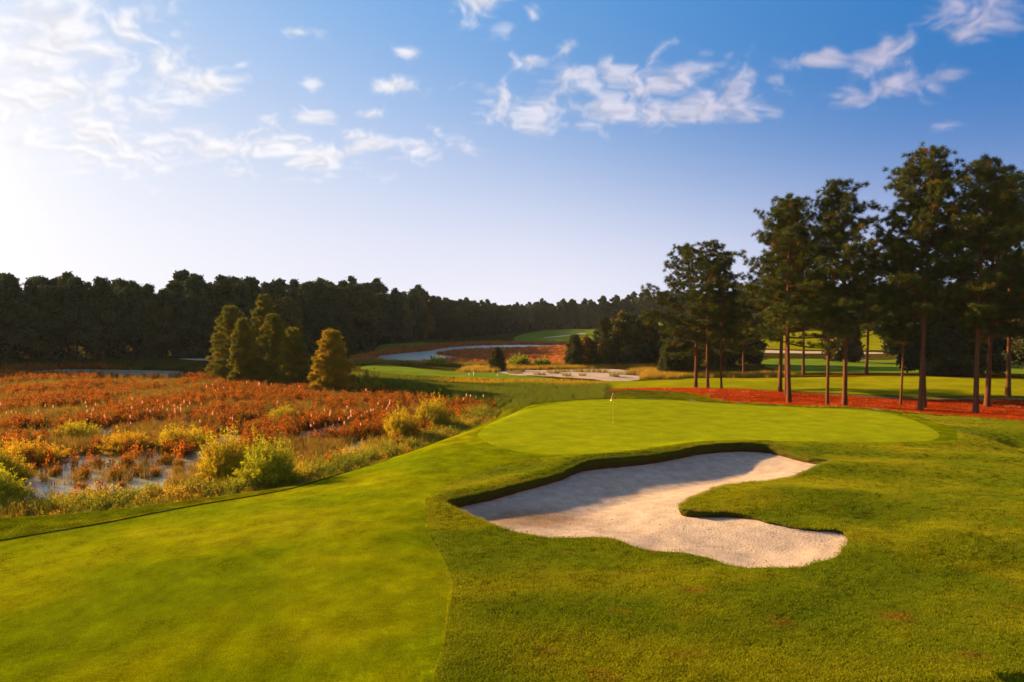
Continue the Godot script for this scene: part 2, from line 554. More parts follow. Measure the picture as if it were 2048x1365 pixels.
func tint_sand(x: float, d: float) -> Color:
	var a := nz.get_noise_2d(x * 2.5, d * 2.5) * 0.5 + 0.5
	var c := Color(0.62, 0.53, 0.42).lerp(Color(0.56, 0.46, 0.36), a)
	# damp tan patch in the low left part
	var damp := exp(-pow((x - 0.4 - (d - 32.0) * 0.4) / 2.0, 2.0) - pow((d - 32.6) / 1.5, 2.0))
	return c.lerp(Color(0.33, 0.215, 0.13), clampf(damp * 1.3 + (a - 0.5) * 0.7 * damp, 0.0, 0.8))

func tint_straw(x: float, d: float) -> Color:
	var a := nz.get_noise_2d(x * 6.0, d * 6.0) * 0.5 + 0.5
	var b := nz2.get_noise_2d(x * 5.0, d * 7.0) * 0.5 + 0.5
	var c := Color(0.82, 0.085, 0.003).lerp(Color(0.30, 0.040, 0.003), ss(0.25, 0.7, a))
	c = c.lerp(Color(0.22, 0.055, 0.012), ss(0.45, 0.75, b) * 0.75)  # brown patches, doubling as spots of shadow painted on the straw
	return c

func tint_lip(down: float) -> Color:
	return Color(0.10, 0.12, 0.012).lerp(Color(0.16, 0.075, 0.03), ss(0.45, 0.95, down))

func tint_path(_x: float, _d: float) -> Color:
	return Color(0.16, 0.125, 0.10)

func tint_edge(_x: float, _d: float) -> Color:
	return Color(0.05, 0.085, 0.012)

# ---------------------------------------------------------------- materials
func noise_tex(size: int, freq: float, octaves: int, lo: float, hi: float, seed_: int) -> ImageTexture:
	var f := FastNoiseLite.new()
	f.seed = seed_
	f.noise_type = FastNoiseLite.TYPE_SIMPLEX_SMOOTH
	f.frequency = freq
	f.fractal_octaves = octaves
	f.fractal_gain = 0.62
	var im := f.get_seamless_image(size, size, false, false, 0.12, true)
	im.convert(Image.FORMAT_L8)
	var b := im.get_data()
	for i in b.size():
		b[i] = int(clampf(lo + (hi - lo) * b[i] / 255.0, 0.0, 1.0) * 255.0)
	im = Image.create_from_data(size, size, false, Image.FORMAT_L8, b)
	im.convert(Image.FORMAT_RGB8)
	return ImageTexture.create_from_image(im)

func ground_mat(called: String, tile: float, bump: float, tex: Texture2D, htex: Texture2D, detail: Texture2D, dtile: float, rough := 1.0, spec := 0.0) -> StandardMaterial3D:
	var m := StandardMaterial3D.new()
	m.resource_name = called
	m.vertex_color_use_as_albedo = true
	m.roughness = rough
	m.metallic_specular = spec
	m.uv1_triplanar = true
	m.uv1_world_triplanar = true
	m.uv1_scale = Vector3.ONE / tile
	m.albedo_texture = tex
	if bump > 0.0:
		m.heightmap_enabled = true
		m.heightmap_texture = htex
		m.heightmap_scale = bump
	if detail:
		m.detail_enabled = true
		m.detail_blend_mode = BaseMaterial3D.BLEND_MODE_MUL
		m.detail_albedo = detail
		m.detail_uv_layer = BaseMaterial3D.DETAIL_UV_2
		m.uv2_triplanar = true
		m.uv2_world_triplanar = true
		m.uv2_scale = Vector3.ONE / dtile
	return m

func leaf_mat(called: String, back: float, rough := 0.75, spec := 0.10) -> StandardMaterial3D:
	var m := StandardMaterial3D.new()
	m.resource_name = called
	m.vertex_color_use_as_albedo = true
	m.roughness = rough
	m.metallic_specular = spec
	m.cull_mode = BaseMaterial3D.CULL_DISABLED
	if back > 0.0:
		m.backlight_enabled = true
		m.backlight = Color(back, back, back).linear_to_srgb()
	return m

func make_materials() -> void:
	var fine := noise_tex(512, 0.035, 5, 0.30, 1.0, 11)
	var mown := noise_tex(512, 0.045, 5, 0.55, 1.10, 17)
	var fine_soft := noise_tex(512, 0.05, 5, 0.70, 1.0, 12)
	var wide := noise_tex(256, 0.02, 4, 0.55, 1.0, 13)
	var wide_soft := noise_tex(256, 0.02, 4, 0.8, 1.0, 14)
	var hgt_tex := noise_tex(512, 0.03, 5, 0.0, 1.0, 15)
	var straw_t := noise_tex(512, 0.06, 4, 0.25, 1.15, 16)
	M.fairway = ground_mat("mown_grass", 1.7, 0.8, mown, hgt_tex, wide, 9.3)
	M.green = ground_mat("green_grass", 3.1, 0.4, fine_soft, hgt_tex, wide_soft, 12.0)
	M.rough = ground_mat("rough_grass", 2.2, 4.0, fine, hgt_tex, wide, 7.7)
	M.far = ground_mat("far_grass", 6.0, 2.0, fine_soft, hgt_tex, wide_soft, 31.0)
	var raked := Image.create(512, 512, false, Image.FORMAT_RGB8)
	var rough_im := hgt_tex.get_image()
	for y in 512:
		for x in 512:
			var n := rough_im.get_pixel(x, y).r
			var v := 0.5 + 0.22 * sin(TAU * (21.0 * y + 4.0 * x) / 512.0 + n * 3.5) + (n - 0.5) * 1.1
			raked.set_pixel(x, y, Color(v, v, v))
	M.sand = ground_mat("sand", 2.4, 1.4, fine_soft, ImageTexture.create_from_image(raked), wide_soft, 5.3)
	M.straw = ground_mat("straw", 2.8, 6.0, straw_t, hgt_tex, wide, 7.7)
	M.lip = ground_mat("soil", 0.8, 4.0, fine, hgt_tex, null, 1.0)
	M.path = ground_mat("concrete", 3.0, 0.3, fine_soft, hgt_tex, null, 1.0)
	M.bark = ground_mat("bark", 1.0, 9.0, straw_t, hgt_tex, null, 1.0, 0.9)
	M.bark.uv1_world_triplanar = false
	M.bark.uv1_scale = Vector3(1.6, 0.45, 1.6)
	M.needle = leaf_mat("needles", 0.28, 0.6, 0.12)
	M.leaf = leaf_mat("leaves", 0.5)
	M.dark_leaf = leaf_mat("dark_leaves", 0.25)
	M.grass = leaf_mat("grass_blades", 0.8, 0.7, 0.10)
	M.plain = leaf_mat("painted", 0.0, 0.5, 0.4)
	var w := StandardMaterial3D.new()
	w.resource_name = "algae_water"
	w.vertex_color_use_as_albedo = true
	w.albedo_texture = wide_soft
	w.uv1_triplanar = true
	w.uv1_world_triplanar = true
	w.uv1_scale = Vector3.ONE / 6.0
	w.roughness = 0.28
	w.metallic_specular = 0.5
	M.water = w

# ---------------------------------------------------------------- sky
func sky_color(az: float, el: float) -> Color:   # degrees; az from straight ahead, to the right
	var er := deg_to_rad(maxf(el, 0.0))
	var sr := deg_to_rad(SUN_EL)
	var a := acos(clampf(cos(deg_to_rad(az + SUN_AZ)) * cos(er) * cos(sr) + sin(er) * sin(sr), -1.0, 1.0))
	a = rad_to_deg(a)
	var th := 8.0 + 14.0 * pow(clampf((105.0 - a) / 79.0, 0.0, 1.3), 2.0) + 9.0 * ss(100.0, 150.0, a)
	var hz := exp(-pow(maxf(el, 0.0) / th, 2.0))
	var zen := Color(0.030, 0.190, 0.53).lerp(Color(0.03, 0.14, 0.42), ss(25.0, 80.0, el))
	zen = zen.lerp(Color(0.18, 0.46, 0.87), ss(95.0, 35.0, a) * 0.8)
	var hor := Color(0.62, 0.66, 0.88).lerp(Color(0.86, 0.86, 0.97), ss(92.0, 58.0, a)).lerp(Color(0.95, 0.945, 0.99), ss(55.0, 25.0, a))
	hor = hor.lerp(Color(1.10, 0.86, 0.75), ss(98.0, 140.0, a))  # unseen horizon opposite the sun, brightened and warmed as fill light
	var c := zen.lerp(hor, hz)
	var glow := exp(-a / 4.5) * 55.0  # sun aureole beyond the view, strengthened to warm the ambient light
	return c + Color(1.0, 0.74, 0.45) * glow + Color(1.0, 0.95, 0.9) * exp(-a / 12.0) * 0.16

func make_sky() -> PanoramaSkyMaterial:
	var W := 4096
	var H := 2048
	# cloud cover: soft patches given by direction, broken up by noise
	var mw := 1024
	var mh := 512
	var mask := PackedFloat32Array()
	mask.resize(mw * mh)
	var banks := [60, 80, 260, 130, .9, 260, 60, 110, 70, .8, 110, 200, 240, 110, .85, 330, 120, 60, 60, .75, 400, 175, 80, 45, 1, 200, 290, 300, 60, .75,
		300, 310, 200, 40, .8, 430, 300, 150, 35, .85, 560, 290, 150, 30, .9, 650, 320, 130, 38, .95, 740, 285, 60, 25, .8,
		630, 178, 28, 16, 1.0, 790, 177, 50, 22, 1.05, 640, 240, 50, 20, .95, 745, 232, 30, 18, .9, 815, 112, 30, 14, 1.0, 605, 75, 45, 10, .9, 487, 132, 16, 9, .9, 545, 240, 20, 18, .8, 510, 265, 22, 14, .8,
		860, 300, 60, 30, .9, 920, 290, 50, 20, .75, 985, 205, 60, 45, .95, 955, 20, 60, 40, 1.0, 1010, 60, 40, 20, .9, 1065, 38, 18, 18, .8, 1050, 130, 38, 22, 1.0, 1125, 110, 25, 25, .65,
		1230, 160, 120, 45, .9, 1330, 170, 160, 55, .9, 1420, 200, 120, 50, .9, 1250, 230, 140, 35, .9, 1110, 215, 90, 45, .8, 1060, 255, 60, 18, .9, 1500, 150, 30, 15, .8, 1360, 235, 110, 25, .85, 1490, 243, 90, 10, .7, 1480, 268, 40, 8, .7,
		1625, 125, 85, 22, 1.0, 1760, 115, 65, 36, .95, 1690, 195, 60, 22, 1.0, 1800, 175, 95, 28, 1.05, 1890, 155, 40, 14, .75, 1960, 20, 110, 50, .85, 1920, 85, 55, 28, .85, 1880, 262, 45, 10, .6]
	for k in range(0, banks.size(), 5):
		var u: float = (banks[k] - 1024.0) / 1500.0
		var v: float = (635.0 - banks[k + 1]) / 1500.0
		var az := atan(u)
		var el := atan(v * cos(az))
		var ra: float = banks[k + 2] / 1500.0 * cos(az) * cos(az)
		var re: float = banks[k + 3] / 1500.0 * cos(el)
		blot(mask, mw, mh, az, el, ra, re, banks[k + 4])
	rng.seed = 77
	for k in 330:     # extra cloud outside the view, added to brighten shaded ground
		var az := rr(0.75, TAU - 0.75)
		var el := asin(rr(0.05, 0.95))
		var wide := rr(0.04, 0.22)
		blot(mask, mw, mh, az if az < PI else az - TAU, el, wide / maxf(cos(el), 0.25), wide * rr(0.25, 0.6), rr(0.5, 1.0))
	var low := sky_part(mask, mw, mh, W / 4, H / 4, 0, 0, W / 4, H / 4)
	low.resize(W, H, Image.INTERPOLATE_CUBIC)
	var x0 := int(W * (0.5 - 52.0 / 360.0))
	var x1 := int(W * (0.5 + 52.0 / 360.0))
	var y0 := int(H * (90.0 - 34.0) / 180.0)
	var y1 := H / 2
	var hi := sky_part(mask, mw, mh, W, H, x0, y0, x1, y1)
	low.blit_rect(hi, Rect2i(0, 0, x1 - x0, y1 - y0), Vector2i(x0, y0))
	# a panorama begins straight ahead (-z) at its left edge
	var turned := Image.create(W, H, false, Image.FORMAT_RGBAF)
	turned.blit_rect(low, Rect2i(W / 2, 0, W / 2, H), Vector2i(0, 0))
	turned.blit_rect(low, Rect2i(0, 0, W / 2, H), Vector2i(W / 2, 0))
	low = turned
	var m := PanoramaSkyMaterial.new()
	m.panorama = ImageTexture.create_from_image(low)
	m.energy_multiplier = 1.0
	return m

func blot(mask: PackedFloat32Array, mw: int, mh: int, az: float, el: float, ra: float, re: float, s: float) -> void:
	var cx := (az / TAU + 0.5) * mw
	var cy := (0.5 - el / PI) * mh
	var px := ra / TAU * mw
	var py := re / PI * mh
	for y in range(maxi(int(cy - py * 2.2) - 1, 0), mini(int(cy + py * 2.2) + 2, mh)):
		for x in range(int(cx - px * 2.2) - 1, int(cx + px * 2.2) + 2):
			var e := exp(-(pow((x + 0.5 - cx) / px, 2.0) + pow((y + 0.5 - cy) / py, 2.0)) * 1.1) * s
			var k := y * mw + posmod(x, mw)
			mask[k] = maxf(mask[k], e) + minf(mask[k], e) * 0.15

func sky_part(mask: PackedFloat32Array, mw: int, mh: int, W: int, H: int, x0: int, y0: int, x1: int, y1: int) -> Image:
	var w := x1 - x0
	var h := y1 - y0
	var out := PackedFloat32Array()
	out.resize(w * h * 4)
	var f := FastNoiseLite.new()
	f.seed = 5
	f.noise_type = FastNoiseLite.TYPE_SIMPLEX_SMOOTH
	f.frequency = 1.0
	f.fractal_octaves = 6
	f.fractal_gain = 0.58
	var f2 := FastNoiseLite.new()
	f2.seed = 9
	f2.frequency = 1.0
	f2.fractal_octaves = 3
	var inv := 1.0 / EXPO
	for y in h:
		var el := (0.5 - (y + y0 + 0.5) / H) * 180.0
		var er := deg_to_rad(el)
		var sy := sin(er)
		var cy := cos(er)
		# the colours change slowly: one base colour each eight pixels
		var c := Color.BLACK
		var c2 := Color.BLACK
		var last := -99
		for x in w:
			var az := ((x + x0 + 0.5) / W - 0.5) * 360.0
			if x - last >= 8 or last < 0:
				last = x
				c = sky_color(az, el)
				c2 = sky_color(az + 8.0 * 360.0 / W, el)
			var col := c.lerp(c2, (x - last) / 8.0)
			if el > 0.0:
				var u := (x + x0 + 0.5) / W * mw - 0.5
				var v := (y + y0 + 0.5) / H * mh - 0.5
				var iu := floori(u)
				var iv := clampi(floori(v), 0, mh - 2)
				var fu := u - iu
				var fv := v - iv
				var a0 := posmod(iu, mw)
				var a1 := posmod(iu + 1, mw)
				var mk := lerpf(lerpf(mask[iv * mw + a0], mask[iv * mw + a1], fu), lerpf(mask[iv * mw + mw + a0], mask[iv * mw + mw + a1], fu), fv)
				if mk > 0.08:
					var ar := deg_to_rad(az)
					var k := 6.6 * pow(sy + 0.12, -0.55)
					var px := sin(ar) * cy * k
					var pz := cos(ar) * cy * k
					px += f2.get_noise_2d(px * 0.8, pz * 0.8) * 0.5
					var nn := f.get_noise_2d(px * 1.45, pz * 1.45)
					var dens := clampf((mk * 1.05 + nn * 1.0 - 0.28) * 0.95, 0.0, 1.0)
					dens = dens * dens * (3.0 - 2.0 * dens) * 0.80
					if dens > 0.004:
						var away := clampf((az + SUN_AZ - 20.0) / 75.0, 0.0, 1.0)
						var lit := Color(1.02, 0.99, 1.0).lerp(Color(0.58, 0.54, 0.70), ss(0.25, 1.0, away)).lerp(Color(0.86, 0.80, 0.84), ss(28.0, 50.0, el)).lerp(Color(1.1, 0.86, 0.74), ss(100.0, 140.0, absf(wrapf(az + SUN_AZ, -180.0, 180.0))))  # overhead and rear clouds made whiter and warmer, adding fill light
						var up := f.get_noise_2d(px * 1.45 + 0.16, pz * 1.45 - 0.12)
						var shade := clampf(0.5 + (nn - up) * 1.6, 0.0, 1.0)
						var cc := lit * lerpf(0.84, 1.05, shade) + Color(col.r, col.g, col.b) * clampf((col.r - 1.2) * 0.5, 0.0, 0.9)
						col = col.lerp(cc, dens)
			var o := (y * w + x) * 4
			out[o] = col.r * inv
			out[o + 1] = col.g * inv
			out[o + 2] = col.b * inv
			out[o + 3] = 1.0
	return Image.create_from_data(w, h, false, Image.FORMAT_RGBAF, out.to_byte_array())

# ---------------------------------------------------------------- plants
func needle_tuft(count: int, spread: float, size: float, width: float) -> PackedVector3Array:
	var o := PackedVector3Array()
	for i in count:
		var a := rng.randf() * TAU
		var b := spread * sqrt(rng.randf())
		var dir := Vector3(sin(b) * cos(a), cos(b), sin(b) * sin(a))
		var side := dir.cross(rnd_dir()).normalized() * width * 0.5
		var from := dir * size * 0.08
		var to := dir * size * rr(0.75, 1.1)
		o.append(from - side)
		o.append(to)
		o.append(from + side)
	return o

func leaf_spray(count: int, size: float, leaf: float) -> PackedVector3Array:
	var o := PackedVector3Array()
	for i in count:
		var at := rnd_dir() * size * rng.randf()
		var u := rnd_dir() * leaf * rr(0.7, 1.2)
		var w := u.cross(rnd_dir()).normalized() * leaf * rr(0.35, 0.6)
		o.append(at - u * 0.5)
		o.append(at + w)
		o.append(at + u * 0.5)
		o.append(at - u * 0.5)
		o.append(at + u * 0.5)
		o.append(at - w)
	return o

func thin_spray(count: int, size: float, leaf: float, width: float) -> PackedVector3Array:
	var o := PackedVector3Array()
	for i in count:
		var at := rnd_dir() * size * rng.randf()
		var dir := (rnd_dir() + Vector3(0, 0.35, 0)).normalized() * leaf * rr(0.6, 1.2)
		var s := dir.cross(rnd_dir()).normalized() * width
		o.append(at - s)
		o.append(at + dir)
		o.append(at + s)
	return o

func blade_tuft(count: int, foot: float, h: float, width: float, lean: float, bend := true) -> PackedVector3Array:
	var o := PackedVector3Array()
	for i in count:
		var a := rng.randf() * TAU
		var r := foot * sqrt(rng.randf())
		var p := Vector3(cos(a) * r, 0, sin(a) * r)
		var out := Vector3(cos(a + rr(-1, 1)), 0, sin(a + rr(-1, 1))) * lean * rr(0.3, 1.2)
		var hh := h * rr(0.55, 1.1)
		var s := Vector3(-sin(a * 3.0), 0, cos(a * 3.0)) * width * 0.5
		var mid := p + Vector3(0, hh * 0.55, 0) + out * 0.25 * hh
		var tip := p + Vector3(0, hh, 0) + out * hh
		if bend:
			o.append_array([p - s, mid - s * 0.8, mid + s * 0.8, p - s, mid + s * 0.8, p + s, mid - s * 0.8, tip, mid + s * 0.8])
		else:
			o.append_array([p - s, tip, p + s])
	return o

func pine(seed_: int, H: float, base: float, R: float, rad: float, limbs: int, lean: Vector2) -> Node3D:
	rng.seed = seed_
	var root := Node3D.new()
	var bark := Color(0.27, 0.115, 0.055)
	var g := Geo.new()
	var pts := PackedVector3Array()
	var rads := PackedFloat32Array()
	var k1 := rr(-0.3, 0.3)
	var k2 := rr(-0.3, 0.3)
	var axis := func(y: float) -> Vector3:
		var t := y / H
		return Vector3(lean.x * t * t + k1 * sin(t * 4.0) * 0.6, y, lean.y * t * t + k2 * sin(t * 3.4 + 1.0) * 0.6 - k2 * 0.5 * cos(t))
	for i in 13:
		var y := -0.4 + (H * 0.985 + 0.4) * i / 12.0
		var t := maxf(y, 0.0) / H
		pts.append(axis.call(y))
		var r := rad * (1.0 - 0.35 * t / maxf(base, 0.2)) if t < base else rad * 0.65 * pow(1.0 - (t - base) / (1.0 - base), 0.8) + 0.012
		if i < 1: r *= 1.5
		elif i == 1: r *= 1.0
		rads.append(r)
	pts.insert(1, axis.call(0.25))
	rads.insert(1, rad * 1.15)
	g.tube(pts, rads, 10, bark)
	obj("trunk", g, M.bark, root)
	var br := Geo.new()
	var fol := Geo.new()
	var tufts := [needle_tuft(28, 2.0, 0.42, 0.024), needle_tuft(27, 1.7, 0.40, 0.024), needle_tuft(26, 2.3, 0.38, 0.025)]
	for i in limbs:
		var t := pow((i + rr(0.0, 1.0)) / limbs, 0.95)
		var y := H * (base + (0.975 - base) * t)
		var prof := lerpf(0.78, 1.0, ss(0.0, 0.22, t)) * pow(maxf(1.0 - t, 0.0), 0.62) * (1.0 - 0.12 * ss(0.3, 0.7, t)) + 0.07
		var L := R * prof * rr(0.58, 1.22)
		var az := i * 2.39996 + rr(-0.5, 0.5)
		var rise := lerpf(rr(-0.35, 0.15), rr(0.5, 1.1), t)
		var out := Vector3(cos(az), 0, sin(az))
		var root_p: Vector3 = axis.call(y)
		var bp := PackedVector3Array()
		var brad := PackedFloat32Array()
		var r0 := clampf(0.018 * L + 0.012, 0.015, 0.09)
		var wig := rr(-0.5, 0.5)
		var side := Vector3(-out.z, 0, out.x)
		for s in 5:
			var f := s / 4.0
			bp.append(root_p + out * L * f + Vector3.UP * L * (rise * f + 0.22 * f * f) + side * wig * f * f * L * 0.4)
			brad.append(r0 * (1.0 - 0.75 * f))
		br.tube(bp, brad, 4, bark * 0.8)
		var groups := int(4.0 + L * 5.8)
		for q in groups:
			var f := 1.0 if q == 0 else pow(rr(0.08, 1.0), 0.7)
			var at := bp[int(f * 3.99)].lerp(bp[mini(int(f * 3.99) + 1, 4)], f * 3.99 - int(f * 3.99))
			var off := (rnd_dir() * Vector3(1, 0.3, 1) + out * 0.4 + Vector3(0, 0.32, 0)) * (0.05 if q == 0 else rr(0.4, 0.95)) * (0.55 + 0.15 * L)
			var tip := at + off
			if q > 0:
				br.tube(PackedVector3Array([at, at.lerp(tip, 0.5) + Vector3(0, -0.06, 0), tip]), PackedFloat32Array([0.020, 0.014, 0.008]), 3, bark * 0.7)
			var shade := vary(Color(0.046, 0.060, 0.010), 0.38).lerp(Color(0.22, 0.11, 0.012), 0.5 if rng.randf() < 0.035 else 0.0)
			for z in rng.randi_range(3, 4):
				var p := tip + rnd_dir() * rr(0.0, 0.16)
				var dir := ((p - at).normalized() * 0.8 + Vector3(0, 0.6, 0) + rnd_dir() * 0.7).normalized()
				fol.add(tufts[rng.randi() % 3], aim(dir, p, rr(0.85, 1.2)), vary(shade, 0.2))
	obj("branches", br, M.bark, root)
	obj("needles", fol, M.needle, root)
	return root

func broad_tree(seed_: int, H: float, R: float, base: float, col: Color, col2: Color, pineish: bool) -> Node3D:
	rng.seed = seed_
	var root := Node3D.new()
	var g := Geo.new()
	var bark := Color(0.13, 0.10, 0.08)
	g.tube(PackedVector3Array([Vector3(0, -0.5, 0), Vector3(rr(-.2, .2), H * 0.3, rr(-.2, .2)), Vector3(rr(-.4, .4), H * 0.6, rr(-.4, .4)), Vector3(rr(-.5, .5), H * 0.9, rr(-.5, .5))]), PackedFloat32Array([0.016 * H, 0.013 * H, 0.008 * H, 0.02]), 7, bark)
	var fol := Geo.new()
	var sprays := [leaf_spray(5, 0.62, 0.42), leaf_spray(6, 0.7, 0.36), leaf_spray(4, 0.5, 0.46)]
	var blobs := []
	var nb := 24
	for i in nb:
		var t := (i + rng.randf()) / nb
		var y := lerpf(base, 0.93, t)
		var prof := sqrt(maxf(0.0, 1.0 - pow(absf(t - 0.40) / 0.66, 2.2)))
		if pineish: prof = sqrt(maxf(0.04, 1.0 - pow(absf(t - 0.55) / 0.6, 2.0)))
		var az := i * 2.39996 + rr(-0.4, 0.4)
		var rad := R * prof * rr(0.25, 0.85)
		blobs.append([Vector3(cos(az) * rad, y * H, sin(az) * rad), R * rr(0.26, 0.46) * (0.75 if t > 0.8 else 1.0)])
	blobs.append([Vector3(rr(-.3, .3), H * 0.95, rr(-.3, .3)), R * 0.24])
	for b in blobs:
		var c: Vector3 = b[0]
		var r: float = b[1]
		g.tube(PackedVector3Array([Vector3(c.x * 0.1, c.y - r - H * 0.06, c.z * 0.1), c.lerp(Vector3(0, c.y, 0), 0.4) + Vector3(0, -r * 0.5, 0), c]), PackedFloat32Array([0.11, 0.07, 0.02]), 4, bark)
		var tone := col.lerp(col2, rng.randf())
		var cnt := int(70 * r * r + 60)
		for k in cnt:
			var d := rnd_dir()
			var rr_ := r * pow(rng.randf(), 0.38) * (1.0 + 0.3 * nz.get_noise_3d(d.x * 14 + c.x * 7, d.y * 14 + c.y * 7, d.z * 14))
			var p := c + d * Vector3(1.0, 0.78, 1.0) * rr_
			fol.add(sprays[rng.randi() % 3], aim(rnd_dir(), p, rr(0.75, 1.25)), vary(tone, 0.25))
	obj("trunk", g, M.bark, root)
	obj("crown", fol, M.dark_leaf, root)
	return root

# feathery cone: bald cypress, red cedar
func cone_tree(seed_: int, H: float, R: float, plumes: int, dens: float, col: Color, col2: Color, leaf: float, mat: Material, power: float) -> Node3D:
	rng.seed = seed_
	var root := Node3D.new()
	var g := Geo.new()
	g.tube(PackedVector3Array([Vector3(0, -0.4, 0), Vector3(0, H * 0.5, 0), Vector3(0.05, H * 0.97, 0)]), PackedFloat32Array([0.024 * H, 0.014 * H, 0.015]), 7, Color(0.2, 0.13, 0.09))
	var fol := Geo.new()
	var sprays := [thin_spray(12, 0.30, leaf, 0.030), thin_spray(10, 0.34, leaf * 1.1, 0.034), thin_spray(14, 0.26, leaf * 0.9, 0.028)]
	for i in plumes:
		var t := pow((i + rng.randf()) / plumes, 1.15)
		var y := H * (0.03 + 0.94 * t)
		var L := R * (pow(1.0 - t, power) * 0.95 + 0.05) * (1.0 - 0.35 * ss(0.12, 0.0, t)) * (rr(0.76, 1.06) if i % 3 else rr(0.96, 1.12))
		var az := i * 2.39996 + rr(-0.4, 0.4)
		var out := Vector3(cos(az), 0, sin(az))
		var tone := col.lerp(col2, rng.randf())
		var up := lerpf(0.10, 0.9, t)
		g.tube(PackedVector3Array([Vector3(0, y - L * 0.1, 0), Vector3(0, y, 0) + out * L * 0.8 + Vector3(0, L * 0.8 * up, 0)]), PackedFloat32Array([0.03, 0.008]), 3, Color(0.2, 0.13, 0.09))
		var cnt := int((6.0 + L * 11.0) * dens)
		for k in cnt:
			var f := pow(rng.randf(), 0.6)
			var spread := 0.10 + 0.30 * sin(minf(f, 0.95) * PI) * (0.4 + 0.3 * L)
			var p := Vector3(0, y, 0) + out * L * f + Vector3(0, L * f * up - 0.16 * L * f * f, 0) + rnd_dir() * Vector3(1, 0.6, 1) * spread
			fol.add(sprays[rng.randi() % 3], aim((out * 0.6 + rnd_dir() + Vector3(0, 0.4, 0)).normalized(), p, rr(0.8, 1.25)), vary(tone, 0.22))
	obj("trunk", g, M.bark, root)
	obj("crown", fol, mat, root)
	return root

# many-stemmed bush with small leaves along the stems
func bush(seed_: int, H: float, R: float, stems: int, col: Color, col2: Color, leaf: float, width: float) -> Node3D:
	rng.seed = seed_
	var root := Node3D.new()
	var st := Geo.new()
	var fol := Geo.new()
	for i in stems:
		var az := rng.randf() * TAU
		var lobe := 0.86 + 0.20 * sin(az * 2.0 + seed_) + 0.14 * sin(az * 5.0 + seed_ * 1.7)
		var ra := R * sqrt(rng.randf()) * lobe
		var foot := Vector3(cos(az) * ra * 0.45, -0.15, sin(az) * ra * 0.45)
		var q := ra / R
		var hh := H * sqrt(maxf(1.05 - q * q, 0.12)) * rr(0.50, 1.08) * (1.22 if rng.randf() < 0.07 else 1.0) * (0.9 + 0.16 * sin(az * 3.0 + seed_))
		var tip := Vector3(cos(az) * ra * 1.05, hh, sin(az) * ra * 1.05) + rnd_dir() * 0.12 * R
		var mid := foot.lerp(tip, 0.5) + Vector3(0, hh * 0.12, 0)
		st.tube(PackedVector3Array([foot, mid, tip]), PackedFloat32Array([0.014, 0.009, 0.004]), 3, Color(0.2, 0.16, 0.07))
		var tone := col.lerp(col2, rng.randf())
		for k in 15:
			var f := rr(0.22, 1.02)
			var at := foot.lerp(mid, f * 2.0) if f < 0.5 else mid.lerp(tip, f * 2.0 - 1.0)
			var dir := ((tip - foot).normalized() * 0.5 + rnd_dir()).normalized()
			for z in 3:
				var a := at + rnd_dir() * 0.08
				var u := (dir + rnd_dir() * 0.7).normalized() * leaf * rr(0.7, 1.3)
				var s := u.cross(rnd_dir()).normalized() * width
				var cc := vary(tone, 0.25)
				fol.tri(a - s, a + u, a + s, cc)
	obj("stems", st, M.bark, root)
	obj("leaves", fol, M.grass, root)
	return root

func place(o: Node3D, x: float, d: float, sink := 0.0) -> void:
	o.position = spot(x, d) - Vector3(0, sink, 0)

func adopt(root: Node3D, called: String, label: String, category: String, group := "") -> Node3D:
	root.name = numbered(called)
	add_child(root)
	tag(root, label, category, group)
	return root

func clear_of(x: float, d: float, polys: Array) -> bool:
	for p in polys:
		if Geometry2D.is_point_in_polygon(Vector2(x, d), p):
			return false
	return true

func stand(x: float, d: float, s: float, sy := 1.0, sink := 0.02) -> Transform3D:
	var b := Basis(Vector3.UP, rng.randf() * TAU).scaled(Vector3(s, s * sy, s))
	return Transform3D(b, Vector3(x, maxf(hgt(x, d), -0.02) - sink, -d))

func tuft_mesh(t: PackedVector3Array, mat: Material) -> ArrayMesh:
	var g := Geo.new()
	g.add(t, Transform3D(), Color.WHITE)
	return g.mesh(mat)

# ---------------------------------------------------------------- the scene
func _ready() -> void:
	nz.seed = 3
	nz.noise_type = FastNoiseLite.TYPE_SIMPLEX_SMOOTH
	nz.frequency = 0.1
	nz.fractal_octaves = 3
	nz2.seed = 8
	nz2.noise_type = FastNoiseLite.TYPE_SIMPLEX_SMOOTH
	nz2.frequency = 0.06
	nz2.fractal_octaves = 3

	var cam := Camera3D.new()
	cam.name = "camera"
	cam.fov = 2.0 * rad_to_deg(atan(682.5 / 1500.0))
	cam.position = EYE
	cam.rotation = Vector3(-atan(47.5 / 1500.0), 0, 0)
	cam.near = 0.1
	cam.far = 6000.0
	add_child(cam)
	cam.current = true

	var env := Environment.new()
	env.background_mode = Environment.BG_SKY
	env.sky = Sky.new()
	env.sky.sky_material = make_sky()
	env.tonemap_mode = Environment.TONE_MAPPER_LINEAR
	env.tonemap_exposure = EXPO
	env.fog_enabled = true
	env.fog_mode = Environment.FOG_MODE_EXPONENTIAL
	env.fog_density = 0.00005
	env.fog_light_color = Color(0.80, 0.84, 0.90)
	env.sdfgi_enabled = true
	env.ssao_enabled = true
	env.ssil_enabled = true
	var we := WorldEnvironment.new()
	we.name = "world_environment"
	we.environment = env
	add_child(we)

	var sun := DirectionalLight3D.new()
	sun.name = "sun"
	sun.light_color = Color(1.0, 0.60, 0.25).linear_to_srgb()
	sun.light_energy = 1.6
	sun.light_angular_distance = 0.6
	sun.shadow_enabled = true
	sun.rotation = Vector3(deg_to_rad(-SUN_EL), deg_to_rad(180.0 + SUN_AZ), 0)
	add_child(sun)

	make_materials()
	make_grid()
	build_ground()
	build_flag()
	build_pines()
	build_forest()
	build_marsh()
	build_bushes()
	build_grass()

